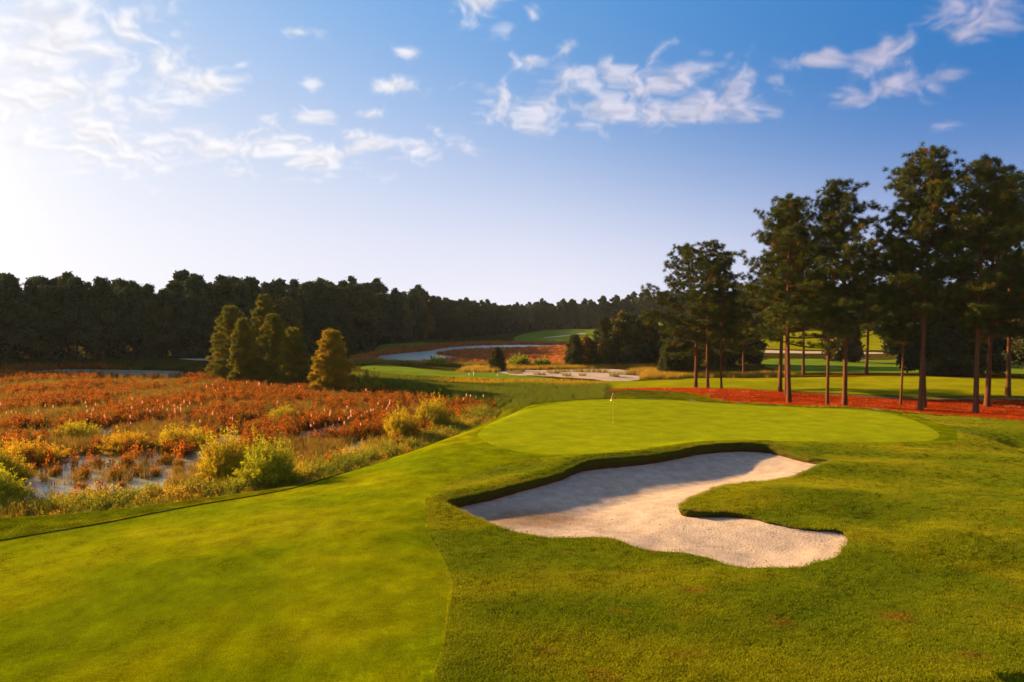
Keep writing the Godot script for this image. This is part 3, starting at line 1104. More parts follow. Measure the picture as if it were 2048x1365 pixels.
func build_ground() -> void:
	cell_owner.resize(nx * DS.size())
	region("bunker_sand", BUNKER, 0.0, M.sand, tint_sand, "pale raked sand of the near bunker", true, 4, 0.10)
	region("putting_green", GREEN, -0.012, M.green, tint_green, "smooth putting green with the flagstick")
	region("fairway", FAIRWAY, 0.0, M.fairway, tint_fairway, "mown fairway in front of the green")
	region("pine_straw_bed", STRAW, 0.045, M.straw, tint_straw, "rust red pine straw bed under the near pines", false, 6, 1.1)
	region("cart_path", P([11.5, 88.6, 21.2, 87.6, 24.4, 85.1, 29.0, 80.8, 32.5, 78.2, 38.6, 75.5, 43.3, 75.0, 50.6, 75.0, 66, 71.6, 66, 69.0, 56.4, 71.2, 50.6, 73.4, 43.3, 73.95, 38.6, 74.4, 32.3, 77.2, 28.6, 79.8, 24.0, 84.2, 21.0, 86.7, 12, 87.7]), 0.045, M.path, tint_path, "grey cart path behind the pine straw bed")
	region("pine_fairway", FAIR_PINES, 0.045, M.far, tint_pine_fairway, "sunlit fairway behind the near pines")
	region("far_pine_straw_bed", STRAW_FAR, 0.045, M.straw, tint_straw, "thin rust red pine straw bed beyond the sunlit fairway", false, 4, 0.4)
	region("waste_bunker_sand", WASTE, 0.045, M.sand, tint_sand, "pale sand of the waste bunker beyond the green", false, 4, 0.6)
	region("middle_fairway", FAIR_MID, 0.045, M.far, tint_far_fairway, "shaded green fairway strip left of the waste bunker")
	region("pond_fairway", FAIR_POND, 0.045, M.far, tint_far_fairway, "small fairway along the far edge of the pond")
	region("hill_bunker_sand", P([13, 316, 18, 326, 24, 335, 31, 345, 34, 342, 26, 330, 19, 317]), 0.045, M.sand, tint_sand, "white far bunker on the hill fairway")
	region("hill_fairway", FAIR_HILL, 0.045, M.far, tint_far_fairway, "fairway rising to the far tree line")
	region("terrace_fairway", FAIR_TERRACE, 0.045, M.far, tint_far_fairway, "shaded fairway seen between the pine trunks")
	region("rising_fairway", FAIR_RISE, 0.045, M.far, tint_pine_fairway, "striped fairway slope seen between the pine trunks")
	region("far_bunker_sand", SAND_FAR, 0.045, M.sand, tint_sand, "sandy bank of the creek behind the pines", false, 4, 0.5)
	region("small_sand_patch", P([-71, 160, -64, 163, -60, 163, -60, 158, -66, 156]), 0.045, M.sand, tint_sand, "pale sandy patch below the forest edge")
	var g := Geo.new()
	for j in DS.size() - 1:
		for i in nx - 1:
			var cell := j * nx + i
			if cut.has(cell):
				for piece in cut[cell]:
					flat_piece(g, piece, 0.045, false, tint_rough)
			elif cell_owner[cell] == 0:
				whole_cell(g, i, j, 0.045, false, tint_rough)
	structure("rough_ground", g, M.rough, "rough grass and ground around the fairway")
	var lip := Geo.new()
	bunker_rim(lip)
	structure("bunker_lip", lip, M.lip, "turfy earth lip round the near bunker")
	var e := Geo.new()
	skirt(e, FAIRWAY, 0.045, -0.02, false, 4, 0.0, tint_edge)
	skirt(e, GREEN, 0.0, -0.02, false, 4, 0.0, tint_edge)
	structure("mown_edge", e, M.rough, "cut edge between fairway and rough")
	# water: still sheets with duckweed
	for w in [[MARSH, "marsh_water", "pale duckweed covered water of the near marsh"], [MARSH2, "pond_water", "pale pond beyond the green"], [CREEK, "creek_water", "thin creek seen between the pine trunks"]]:
		var poly := smooth_poly(w[0], 3, 0.0)
		var idx := Geometry2D.triangulate_polygon(poly)
		var wg := Geo.new()
		for k in range(0, idx.size(), 3):
			var a := poly[idx[k]]
			var b := poly[idx[k + 1]]
			var c := poly[idx[k + 2]]
			if (b - a).cross(c - a) > 0.0:
				var t := b
				b = c
				c = t
			for q in [a, b, c]:
				wg.v.append(Vector3(q.x, 0.0, -q.y))
				wg.n.append(Vector3.UP)
				wg.c.append(Color(0.25, 0.275, 0.17))
		structure(w[1], wg, M.water, w[2])

func build_flag() -> void:
	var t := thing("flagstick", "yellow flagstick with a hanging black and white flag on the green", "flagstick")
	place(t, 7.7, 56.9)
	var g := Geo.new()
	g.tube(PackedVector3Array([Vector3(0, -0.2, 0), Vector3(0, 1.0, 0), Vector3(0, 2.2, 0)]), PackedFloat32Array([0.009, 0.009, 0.008]), 8, Color(0.50, 0.22, 0.01), true)
	obj("pole", g, M.plain, t)
	var f := Geo.new()
	# the flag hangs down in folds: columns of cloth, black with white
	for i in 6:
		for j in 7:
			var q := []
			for e in [[0, 0], [1, 0], [1, 1], [0, 1]]:
				var u: float = (i + e[0]) / 6.0
				var v: float = (j + e[1]) / 7.0
				q.append(Vector3(-0.010 - u * 0.10 * (0.6 + 0.4 * v) - v * 0.08, 2.18 - v * 0.52 - u * 0.05, 0.045 * sin(u * 9.0 + v * 2.0)))
			var white := (j == 0 and i >= 1 and i < 4) or (j >= 2 and j <= 4 and i >= 2 and i < 5) or (j == 6 and i >= 4)
			f.quad(q[0], q[1], q[2], q[3], Color(0.85, 0.85, 0.85) if white else Color(0.012, 0.012, 0.014))
	obj("flag", f, M.plain, t)
	var cup := Geo.new()
	cup.tube(PackedVector3Array([Vector3(0, -0.1, 0), Vector3(0, -0.006, 0)]), PackedFloat32Array([0.054, 0.054]), 14, Color(0.7, 0.7, 0.7))
	obj("cup", cup, M.plain, t)
	for k in 3:
		var p: Vector2 = [Vector2(-6.5, 113.5), Vector2(-5.8, 113.0), Vector2(-2.2, 112.6)][k]
		var m := thing("tee_marker", ["left of two white markers on the strip of shaded fairway", "right of two white markers on the strip of shaded fairway", "lone small white marker near the waste bunker"][k], "marker", "white markers on the middle fairway")
		place(m, p.x, p.y)
		var mg := Geo.new()
		var hh := [0.45, 0.75, 0.4][k] as float
		mg.tube(PackedVector3Array([Vector3(0, -0.1, 0), Vector3(0, hh * 0.8, 0), Vector3(0, hh, 0)]), PackedFloat32Array([0.06, 0.055, 0.03]), 8, Color(0.75, 0.75, 0.7), true)
		obj("post", mg, M.plain, m)
	for k in 2:
		var m := thing("white_pole", ["left", "right"][k] + " of two thin white poles on the far slope between the pines", "pole", "white poles on the far slope")
		place(m, [103.5, 104.7][k], 240.0)
		var mg := Geo.new()
		mg.tube(PackedVector3Array([Vector3(0, -0.2, 0), Vector3(0, 2.0, 0), Vector3(0, [4.0, 2.6][k], 0)]), PackedFloat32Array([0.07, 0.065, 0.05]), 8, Color(0.7, 0.7, 0.7), true)
		obj("post", mg, M.plain, m)

func build_pines() -> void:
	# habits: height, crown base, crown radius, trunk radius, limbs, lean
	var habits := [
		pine(101, 20.0, 0.28, 4.9, 0.24, 62, Vector2(-0.3, 0.2)),
		pine(102, 20.0, 0.33, 4.3, 0.22, 54, Vector2(0.4, 0.3)),
		pine(103, 20.0, 0.34, 3.2, 0.16, 48, Vector2(-0.4, 0.0)),
		pine(104, 23.0, 0.37, 5.2, 0.22, 64, Vector2(0.9, 0.0)),
		pine(105, 15.0, 0.36, 2.3, 0.12, 38, Vector2(0.1, 0.2)),
		pine(106, 17.0, 0.22, 6.6, 0.23, 58, Vector2(-0.5, 0.0)),
		pine(107, 21.5, 0.31, 5.0, 0.24, 60, Vector2(0.5, 0.0))]
	var tall := [20.0, 20.0, 20.0, 23.0, 15.0, 17.0, 21.5]
	# x, depth, height, habit, turn, label
	var rows := [
		[22.0, 89.6, 16.8, 5, 0.0, "leftmost trunk of the near pines, at the far tip of the straw bed"],
		[22.2, 84.8, 16.9, 1, 2.0, "second pine from the left, on a hump of straw"],
		[23.6, 84.2, 15.6, 4, 0.0, "thin pine with a narrow crown right of the leftmost pair"],
		[28.6, 79.8, 20.3, 1, 0.6, "back left pine of the close trio, dark trunk"],
		[28.1, 76.7, 18.9, 2, 1.0, "middle pine of the close trio"],
		[26.4, 71.2, 19.8, 0, 0.0, "front pine of the close trio, with the fullest crown"],
		[43.5, 111.7, 21.0, 6, 2.2, "stout pine alone on the far straw strip, left one"],
		[29.2, 69.2, 20.4, 2, 4.0, "slender pine standing between the trio and the centre pine"],
		[30.8, 69.2, 20.9, 1, 4.4, "pine with an open crown right of the slender one"],
		[51.0, 107.7, 19.5, 0, 3.0, "pine on the far straw strip, right one"],
		[36.4, 70.0, 14.8, 4, 2.6, "short thin pine left of the tall twin trunks"],
		[35.9, 65.7, 23.2, 3, 0.0, "tallest pine, front trunk of the twin pair"],
		[37.3, 67.6, 22.2, 3, 2.7, "back trunk of the tall twin pair"],
		[39.5, 63.6, 21.9, 6, 0.0, "front pine near the right end of the straw bed"],
		[43.5, 68.4, 21.8, 0, 1.7, "pine leaning right behind the front right one"],
		[50.3, 75.8, 22.6, 6, 4.0, "dark pine farthest right, beyond the cart path"],
		[37.1, 119.9, 14.4, 5, 3.0, "small pale trunked pine in the shade behind the trio"],
		[34.2, 119.9, 12.2, 4, 4.0, "smallest pine, left of the pale trunked one in the shade"],
		[46.5, 63.5, 21.5, 0, 5.0, "pine whose crown fills the right edge of the photo"]]
	var met := {}
	for r in rows:
		var h: int = r[3]
		var o: Node3D
		if met.has(h):
			o = copy_of(habits[h], "pine_tree", r[5], "pine tree", "pines on and behind the straw bed")
		else:
			met[h] = true
			o = adopt(habits[h], "pine_tree", r[5], "pine tree", "pines on and behind the straw bed")
		place(o, r[0], r[1])
		var s: float = r[2] / tall[h] * 0.99
		o.rotation.y = r[4]
		o.scale = Vector3(s, s, s)

func build_forest() -> void:
	# crowns of six kinds, each set out many times
	var protos := []
	var kinds := ["broad dark tree", "tall dark tree", "rounded dark tree", "dark pine", "slim dark pine", "greyish green tree"]
	protos.append(broad_tree(201, 18.0, 5.2, 0.16, Color(0.040, 0.064, 0.022), Color(0.062, 0.078, 0.024), false))
	protos.append(broad_tree(202, 20.0, 4.4, 0.18, Color(0.038, 0.062, 0.024), Color(0.055, 0.074, 0.026), false))
	protos.append(broad_tree(203, 16.0, 5.0, 0.12, Color(0.065, 0.078, 0.020), Color(0.125, 0.105, 0.020), false))
	protos.append(broad_tree(204, 20.0, 3.8, 0.28, Color(0.036, 0.068, 0.028), Color(0.052, 0.080, 0.030), true))
	protos.append(broad_tree(205, 19.0, 3.0, 0.25, Color(0.040, 0.070, 0.030), Color(0.058, 0.084, 0.030), true))
	protos.append(broad_tree(206, 17.0, 4.6, 0.14, Color(0.075, 0.095, 0.036), Color(0.110, 0.120, 0.040), false))
	var first := [true, true, true, true, true, true]
	var ordinal := ["leftmost", "2nd", "3rd", "4th", "5th", "6th", "7th", "8th", "9th", "10th", "11th", "12th", "13th", "14th", "15th", "16th", "17th", "18th", "19th", "20th"]
	rng.seed = 4242
	# along the forest edge: from, to, spacing, height scale, words
	var lines := [
		[Vector2(-150, 140), Vector2(-104, 153), 6.0, 0.97, 0, "of the marsh forest's left end"],
		[Vector2(-104, 153), Vector2(-66, 166), 5.2, 0.92, 0, "of forest behind the near marsh"],
		[Vector2(-66, 166), Vector2(-45, 214), 5.4, 0.95, 0, "of forest behind the bald cypresses"],
		[Vector2(-46, 216), Vector2(-47, 262), 6.0, 1.08, 1, "of forest left of the pond"],
		[Vector2(-47, 262), Vector2(-30, 300), 6.0, 1.04, 1, "of forest at the pond's far left"],
		[Vector2(-30, 300), Vector2(-6, 385), 7.0, 0.88, 1, "of forest along the pond's far side"],
		[Vector2(-6, 385), Vector2(12, 440), 7.0, 0.80, 2, "of far forest left of hill fairway"],
		[Vector2(8, 440), Vector2(120, 425), 6.2, 0.92, 2, "of far forest above hill fairway"],
		[Vector2(120, 425), Vector2(150, 300), 9.0, 1.0, 2, "of far right forest behind the pines"],
		[Vector2(150, 300), Vector2(190, 180), 9.0, 1.0, 2, "of forest right of striped slope"],
	]
	for ln in lines:
		var a: Vector2 = ln[0]
		var b: Vector2 = ln[1]
		var dir := (b - a).normalized()
		var back := Vector2(-dir.y, dir.x)
		for row in 3:
			var n := int(a.distance_to(b) / ln[2])
			for k in n:
				var q := a.lerp(b, (k + 0.5 * (row % 2) + rr(0.1, 0.6)) / n) + back * (row * 6.0 + rr(-1.5, 1.5))
				var kind: int = [[0, 1, 0, 2, 1, 3], [1, 3, 0, 4, 2, 5], [3, 0, 5, 2, 1, 4]][ln[4]][rng.randi() % 6]
				var s: float = ln[3] * rr(0.90, 1.05) * (1.0 + 0.015 * row)
				var place_word: String = ordinal[mini(k, 19)] + " in the " + ["front", "middle", "back"][row] + " row "
				var label: String = kinds[kind] + ", " + place_word + ln[5]
				var o: Node3D
				if first[kind]:
					first[kind] = false
					o = adopt(protos[kind], "forest_tree", label, "tree", "trees of the dark forest edge")
				else:
					o = copy_of(protos[kind], "forest_tree", label, "tree", "trees of the dark forest edge")
				place(o, q.x, q.y, 0.2)
				o.rotation.y = rng.randf() * TAU
				o.scale = Vector3(s * rr(0.95, 1.15), s, s * rr(0.95, 1.15))
	# undergrowth that closes the forest edge
	var und := tuft_mesh(leaf_spray(60, 1.3, 0.5), M.dark_leaf)
	var xs := []
	var cols := PackedColorArray()
	for ln in lines:
		var a: Vector2 = ln[0]
		var b: Vector2 = ln[1]
		var dir := (b - a).normalized()
		var back := Vector2(-dir.y, dir.x)
		for k in int(a.distance_to(b) * 2.2):
			var q: Vector2 = a.lerp(b, rng.randf()) + back * rr(-3.5, 14.0)
			var big := 1.0 if a.y < 380.0 else 2.0
			xs.append(stand(q.x, q.y, rr(0.8, 1.6) * big, rr(0.8, 1.5), -rr(0.3, 1.6) * big))
			cols.append(vary(Color(0.040, 0.055, 0.02), 0.3))
	scatter("forest_undergrowth", und, xs, cols, "dark undergrowth along the foot of the forest", "undergrowth")

	# golden bald cypresses at the marsh edge
	var gold := Color(0.19, 0.16, 0.012)
	var gold2 := Color(0.095, 0.115, 0.013)
	var cy := [
		[-23.5, 97.8, 9.2, 3.2, "golden bald cypress nearest the pond, rightmost of the five", 301],
		[-30.6, 104.9, 9.4, 2.5, "narrow golden bald cypress, second from the right", 302],
		[-35.0, 110.0, 11.6, 3.3, "tall green gold bald cypress in the middle of the group", 303],
		[-39.2, 109.0, 11.0, 2.3, "slim gold bald cypress left of the middle one", 304],
		[-43.6, 116.5, 13.0, 3.9, "dull bald cypress at the left end of the group", 305],
		[-39.0, 118.0, 14.0, 3.3, "tallest bald cypress, behind the slim one", 306]]
	for c in cy:
		var p := cone_tree(c[5], c[2] * 0.92, c[3] * 1.03, 96, 1.9, gold if c[5] != 301 else Color(0.36, 0.23, 0.012), gold2 if c[5] != 301 else Color(0.20, 0.165, 0.012), 0.34, M.leaf, 0.57)
		adopt(p, "bald_cypress", c[4], "cypress", "bald cypresses at the marsh edge")
		place(p, c[0], c[1])
	# dark cedars and trees behind the waste bunker
	var dk := Color(0.040, 0.055, 0.016)
	var dk2 := Color(0.070, 0.070, 0.018)
	var cd := [
		[-2.5, 127.2, 3.9, 1.6, "small dark cedar alone left of the waste bunker", 311, 0.62],
		[11.3, 134.9, 5.8, 2.1, "dark cedar at the left end of the clump behind the waste bunker", 312, 0.55],
		[16.7, 136.0, 9.2, 3.2, "tall pointed cedar in the clump behind the waste bunker", 313, 0.66],
		[24.4, 116.5, 5.2, 1.9, "cedar hanging over the right end of the waste bunker", 316, 0.5],
		[26.4, 117.0, 7.6, 2.3, "cedar under the leftmost pine", 317, 0.55],
		[28.8, 122.0, 6.4, 2.2, "cedar just right of the leftmost pine trunk", 318, 0.55]]
	for c in cd:
		var p := cone_tree(c[5], c[2], c[3], 80, 1.4, dk, dk2, 0.30, M.dark_leaf, c[6])
		adopt(p, "cedar_tree", c[4], "cedar", "cedars round the waste bunker")
		place(p, c[0], c[1])
	var mids := [
		[20.6, 138.0, 10.0, 3.0, "gold tinged round tree behind the waste bunker", 331, Color(0.12, 0.10, 0.02), Color(0.07, 0.07, 0.018)],
		[25.0, 139.0, 9.4, 3.8, "dark round tree behind the right part of the waste bunker", 332, Color(0.045, 0.055, 0.016), Color(0.10, 0.085, 0.018)],
		[30.0, 134.0, 9.0, 4.0, "dark tree filling the gap under the leftmost pines", 333, Color(0.04, 0.05, 0.016), Color(0.06, 0.06, 0.016)],
		[38.0, 137.0, 9.8, 4.2, "dark tree behind the small shaded pines", 334, Color(0.035, 0.045, 0.016), Color(0.05, 0.055, 0.016)],
		[44.0, 142.0, 9.5, 3.6, "dark tree left of the stout lone pine", 335, Color(0.035, 0.045, 0.016), Color(0.06, 0.06, 0.016)],
		[13.6, 137.5, 5.4, 1.8, "small orange leaved tree between the dark cedars", 336, Color(0.22, 0.11, 0.02), Color(0.13, 0.09, 0.02)],
		[61.5, 106.5, 9.0, 5.0, "broad dark tree behind the twin pines, sweeping to the ground", 337, Color(0.022, 0.032, 0.014), Color(0.034, 0.042, 0.014)],
		[69.0, 110.0, 9.0, 3.2, "broad dark tree behind the front right pine", 338, Color(0.022, 0.032, 0.014), Color(0.034, 0.042, 0.014)],
		[66.0, 150.0, 9.0, 4.0, "brownish tree across the terrace fairway", 339, Color(0.07, 0.06, 0.02), Color(0.10, 0.07, 0.02)],
		[84.0, 122.0, 12.0, 5.0, "dark tree at the right end beyond the far straw strip", 340, Color(0.03, 0.04, 0.014), Color(0.05, 0.05, 0.016)],
		[76.0, 142.0, 12.0, 5.0, "dark tree far behind the twin pines", 341, Color(0.03, 0.04, 0.014), Color(0.05, 0.05, 0.016)]]
	for c in mids:
		var p := broad_tree(c[5], c[2], c[3], 0.10, c[6], c[7], false)
		adopt(p, "round_tree", c[4], "tree", "trees behind the bunker and pines")
		place(p, c[0], c[1], 0.1)

func build_marsh() -> void:
	rng.seed = 99
	# plants of the marsh: leafy stems and reed tufts
	var leafy := func(stems: int, h: float, leaf: float) -> PackedVector3Array:
		var o := PackedVector3Array()
		for i in stems:
			var a := rng.randf() * TAU
			var foot := Vector3(cos(a), 0, sin(a)) * rr(0.0, 0.28)
			var tip := foot + Vector3(rr(-0.25, 0.25), h * rr(0.65, 1.1), rr(-0.25, 0.25))
			var s := Vector3(0.008, 0, 0.004)
			o.append_array([foot - s, tip, foot + s])
			for k in 6:
				var at := foot.lerp(tip, rr(0.4, 1.0)) + rnd_dir() * 0.06
				var u := (rnd_dir() + Vector3(0, 0.25, 0)).normalized() * leaf * rr(0.7, 1.3)
				var w := u.cross(rnd_dir()).normalized() * leaf * 0.38
				o.append_array([at, at + u * 0.5 + w, at + u, at, at + u, at + u * 0.5 - w])
		return o
	var leaf_a := tuft_mesh(leafy.call(8, 0.85, 0.14), M.grass)
	var leaf_b := tuft_mesh(leafy.call(10, 0.65, 0.12), M.grass)
	var reed := tuft_mesh(blade_tuft(26, 0.28, 0.95, 0.022, 0.30), M.grass)
	var xa := []
	var ca := PackedColorArray()
	var xb := []
	var cb := PackedColorArray()
	var xr := []
	var cr := PackedColorArray()
	var pool := P([-27.7, 41.6, -31.6, 48.1, -31.7, 53.3, -26.8, 55.3, -22.2, 51.5, -19.6, 47.4, -20.3, 44.5, -23.2, 41.6, -25.7, 41.0])
	var pool_far := P([-92, 132, -86, 143, -60, 141, -50, 124, -56, 119, -66, 124, -80, 130])
	var keep := [pool, pool_far]
	var k := 0
	var tries := 0
	while k < 44000 and tries < 200000:
		tries += 1
		var d := 34.0 + 116.0 * pow(rng.randf(), 0.85)
		var x := rr(-0.78 * d - 4.0, 1.0) if rng.randf() < 0.8 else rr(-1.25 * d - 8.0, -0.78 * d - 4.0)
		var q := Vector2(x, d)
		if not Geometry2D.is_point_in_polygon(q, MARSH) or (not clear_of(x, d, keep) and rng.randf() > (0.16 if d < 60.0 else 0.0)):
			continue
		var thick := nz2.get_noise_2d(x * 2.4 + 500.0, d * 1.6)
		if thick < -0.33 + 0.25 * rng.randf() and d < 75.0:
			continue
		if x < -20.0 and d < 44.0 and rng.randf() < 0.6:
			continue
		if d < 80.0 and x > -45.0 and sdp(MARSH, q, 6.0) > -rr(1.5, 5.0):
			continue
		k += 1
		var patch := nz2.get_noise_2d(x * 1.3, d * 1.1) + 0.25 * rng.randfn() * 0.6
		var right := ss(-55.0, -18.0, x) * ss(55.0, 85.0, d)
		if patch + right * 0.30 > 0.12:
			xa.append(stand(x, d, rr(0.75, 1.25), rr(0.8, 1.25)))
			ca.append(vary(Color(0.33, 0.088, 0.005).lerp(Color(0.13, 0.055, 0.006), pow(rng.randf(), 0.8)), 0.25))
		elif patch > -0.14:
			xb.append(stand(x, d, rr(0.7, 1.2), rr(0.7, 1.1)))
			cb.append(vary(Color(0.17, 0.065, 0.008).lerp(Color(0.14, 0.085, 0.010), rng.randf()), 0.25))
		if rng.randf() < 0.13:
			xr.append(stand(x, d, rr(0.5, 0.9), rr(1.3, 2.3)))
			cr.append(vary(Color(0.20, 0.13, 0.02).lerp(Color(0.10, 0.085, 0.014), rng.randf()), 0.3))
		if patch <= -0.14:
			xr.append(stand(x, d, rr(0.7, 1.15), rr(0.6, 1.0)))
			cr.append(vary(Color(0.15, 0.105, 0.016).lerp(Color(0.24, 0.14, 0.018), rng.randf()), 0.25))
	# the pond's marsh, farther off
	k = 0
	while k < 9000:
		var q := Vector2(rr(-40.0, 36.0), rr(146.0, 300.0))
		if not Geometry2D.is_point_in_polygon(q, MARSH2) or Geometry2D.is_point_in_polygon(q, POND2):
			k += 1 if rng.randf() < 0.05 else 0
			continue
		k += 1
		xb.append(stand(q.x, q.y, rr(1.2, 2.2), rr(0.5, 0.9)))
		cb.append(vary(Color(0.46, 0.13, 0.03).lerp(Color(0.26, 0.13, 0.03), rng.randf()), 0.35))
	scatter("rust_marsh_plants", leaf_a, xa, ca, "rust orange leafy plants covering the marsh", "marsh plants")
	scatter("brown_marsh_plants", leaf_b, xb, cb, "brown leafy plants between the rust ones", "marsh plants")
	scatter("marsh_reeds", reed, xr, cr, "olive brown reeds of the marsh", "reeds")

	# tall grass on the bank between marsh and turf
	var tall := tuft_mesh(blade_tuft(30, 0.22, 0.8, 0.016, 0.35), M.grass)
	var herb := tuft_mesh(leafy.call(8, 0.7, 0.11), M.grass)
	var xt := []
	var ct := PackedColorArray()
	var xh := []
	var ch := PackedColorArray()
	var line := P([-60, 29.2, -48, 30.5, -30.0, 33.8, -24.7, 36.0, -20.6, 37.1, -16.6, 39.6, -13.1, 42.2, -10.3, 47.3, -6.5, 55.8, -3.4, 64.8, -2.1, 72.8, -1.5, 80.0])
	for i in line.size() - 1:
		var a := line[i]
		var b := line[i + 1]
		var dir := (b - a).normalized()
		var out := Vector2(-dir.y, dir.x)
		for z in int(a.distance_to(b) * 62.0):
			var w := rr(-0.5, 3.4) if rng.randf() < 0.85 else rr(-0.9, 5.0)
			var q := a.lerp(b, rng.randf()) + out * w
			var hh := lerpf(0.55, 1.0, ss(-0.5, 1.5, w)) * rr(0.7, 1.2)
			var sun := nz2.get_noise_2d(q.x * 4.0, q.y * 4.0) * 0.5 + 0.5  # noise patches, turning bank plants from green to golden
			if rng.randf() < 0.55:
				xt.append(stand(q.x, q.y, hh, 1.0))
				ct.append(vary(Color(0.19, 0.22, 0.014).lerp(Color(0.44, 0.31, 0.018), ss(0.3, 0.8, sun + rr(-0.2, 0.2))), 0.22))
			else:
				xh.append(stand(q.x, q.y, hh, 1.0))
				ch.append(vary(Color(0.15, 0.17, 0.014).lerp(Color(0.40, 0.22, 0.018), ss(0.3, 0.8, sun + rr(-0.3, 0.2))), 0.25))
	# native grass between the green, the cypresses and the far fairway
	var nat := [P([-1.0, 78, -6, 82.5, -10, 88, -17, 97, -25, 101, -33, 109, -30, 124, -22, 121, -15, 114.5, -9.5, 110.5, -2, 106.3, 6.5, 107, 13, 103, 12, 91.5, 10.5, 88.5, 10, 79, 6, 74.5, 1, 73])]
	var made := 0
	while made < 9000:
		var q := Vector2(rr(-34.0, 14.0), rr(72.0, 125.0))
		if not Geometry2D.is_point_in_polygon(q, nat[0]):
			continue
		made += 1
		var gold := ss(98.0, 103.0, q.y + 0.30 * absf(q.x) + 3.0 * nz2.get_noise_2d(q.x * 2.0, q.y * 2.0)) * ss(-13.0, -6.0, q.x)
		xt.append(stand(q.x, q.y, rr(0.7, 1.2) * (0.75 - 0.3 * ss(97.0, 104.0, q.y)), rr(0.8, 1.1)))
		ct.append(vary(Color(0.10, 0.13, 0.010).lerp(Color(0.42, 0.26, 0.010), gold * rr(0.4, 1.0)), 0.22))
	# grass rims round the waste bunker, the cedars and the pine fairway
	var rims := [[P([-6, 124, -4, 131, 6, 131.5, 15, 134, 24, 132, 25, 122]), 3.0, 2600, 0], [P([21.5, 124, 22.5, 118, 21, 111.5, 24, 113.5, 28, 114.5, 34, 113, 40, 110.0]), 2.6, 2200, 0], [P([-30, 144, -20, 146, -12, 143, -2, 143.5, 10, 144]), 5.0, 3000, 1]]
	for r in rims:
		var ln: PackedVector2Array = r[0]
		for z in r[2]:
			var seg := rng.randi() % (ln.size() - 1)
			var q: Vector2 = ln[seg].lerp(ln[seg + 1], rng.randf()) + Vector2(rr(-1, 1), rr(-1, 1)) * r[1]
			if not clear_of(q.x, q.y, [WASTE]):
				continue
			xt.append(stand(q.x, q.y, rr(0.8, 1.5), rr(0.6, 0.9)))
			ct.append(vary(Color(0.40, 0.24, 0.022).lerp(Color(0.2, 0.16, 0.02), rng.randf()) if r[3] == 0 else Color(0.12, 0.13, 0.022).lerp(Color(0.19, 0.15, 0.02), rng.randf()), 0.2))
	scatter("bank_grass", tall, xt, ct, "tall yellow green grass along banks and rims", "grass")
	scatter("bank_herbs", herb, xh, ch, "leafy weeds along the marsh bank", "weeds")

	# reed clumps that stand by themselves in the pale water
	var clump_g := Geo.new()
	for z in 9:
		clump_g.add(blade_tuft(26, 0.34, rr(0.6, 1.25), 0.016, rr(0.25, 0.7)), Transform3D(Basis(), Vector3(rr(-.3, .3), 0, rr(-.3, .3))), vary(Color(0.20, 0.115, 0.012).lerp(Color(0.10, 0.10, 0.012), rng.randf()), 0.25))
	for z in 4:
		clump_g.add(leafy.call(5, rr(0.6, 1.1), 0.13), Transform3D(), vary(Color(0.34, 0.11, 0.01), 0.3))
	var clump_mesh := clump_g.mesh(M.grass)
	var spots := [[-26.6, 46.3, 1.0, "brown reed clump in the pale water, left front"], [-24.6, 46.0, 1.15, "large brown reed clump in the pale water, middle"], [-23.7, 47.2, 0.95, "reed clump right of the large middle one"], [-22.4, 46.9, 0.8, "thin reed clump at the right of the pale water"], [-21.2, 47.4, 0.8, "dark reed clump nearest the yellow bushes"], [-27.6, 49.5, 1.0, "olive reed clump at the back left of the pale water"], [-25.6, 49.6, 1.2, "broad reed clump at the back of the pale water"], [-23.6, 50.8, 1.0, "reed clump at the back right of the pale water"], [-22.2, 49.6, 0.9, "orange reed clump before the yellow bush"], [-28.8, 47.0, 0.9, "reed clump by the left bushes"], [-25.0, 43.4, 0.6, "low reed clump at the near edge of the pale water"], [-23.0, 43.9, 0.55, "small orange reed clump at the near right edge of the water"]]
	for s in spots:
		var o := MeshInstance3D.new()
		o.mesh = clump_mesh
		o.name = numbered("reed_clump")
		add_child(o)
		tag(o, s[3], "reeds", "reed clumps in the pale water")
		o.position = Vector3(s[0], -0.05, -s[1])
		o.rotation.y = rng.randf() * TAU
		o.scale = Vector3(s[2], s[2], s[2])
	# pale seed plumes above the marsh
	var pg := Geo.new()
	pg.tube(PackedVector3Array([Vector3(0, 0, 0), Vector3(0.01, 0.7, 0), Vector3(0.03, 1.25, 0)]), PackedFloat32Array([0.010, 0.008, 0.006]), 4, Color(0.30, 0.2, 0.08))
	var ph := Geo.new()
	ph.tube(PackedVector3Array([Vector3(0.03, 1.16, 0), Vector3(0.035, 1.24, 0), Vector3(0.04, 1.36, 0), Vector3(0.05, 1.46, 0), Vector3(0.055, 1.52, 0)]), PackedFloat32Array([0.012, 0.055, 0.062, 0.04, 0.006]), 6, Color(0.88, 0.56, 0.36))
	var proto := Node3D.new()
	obj("stalk", pg, M.grass, proto)
	obj("seed_head", ph, M.grass, proto)
	var areas := [[-34.0, 72.0, 10.0, 8.0, 40, "above rust plants in the middle of the marsh"], [-50.0, 70.0, 9.0, 7.0, 34, "above dull plants at the marsh's left"], [-15.0, 70.0, 4.0, 7.0, 30, "above bright rust plants left of the green"], [-30.0, 95.0, 12.0, 5.0, 16, "before the bald cypresses"], [-4.5, 82.0, 1.2, 1.6, 7, "in the small group left behind the green"]]
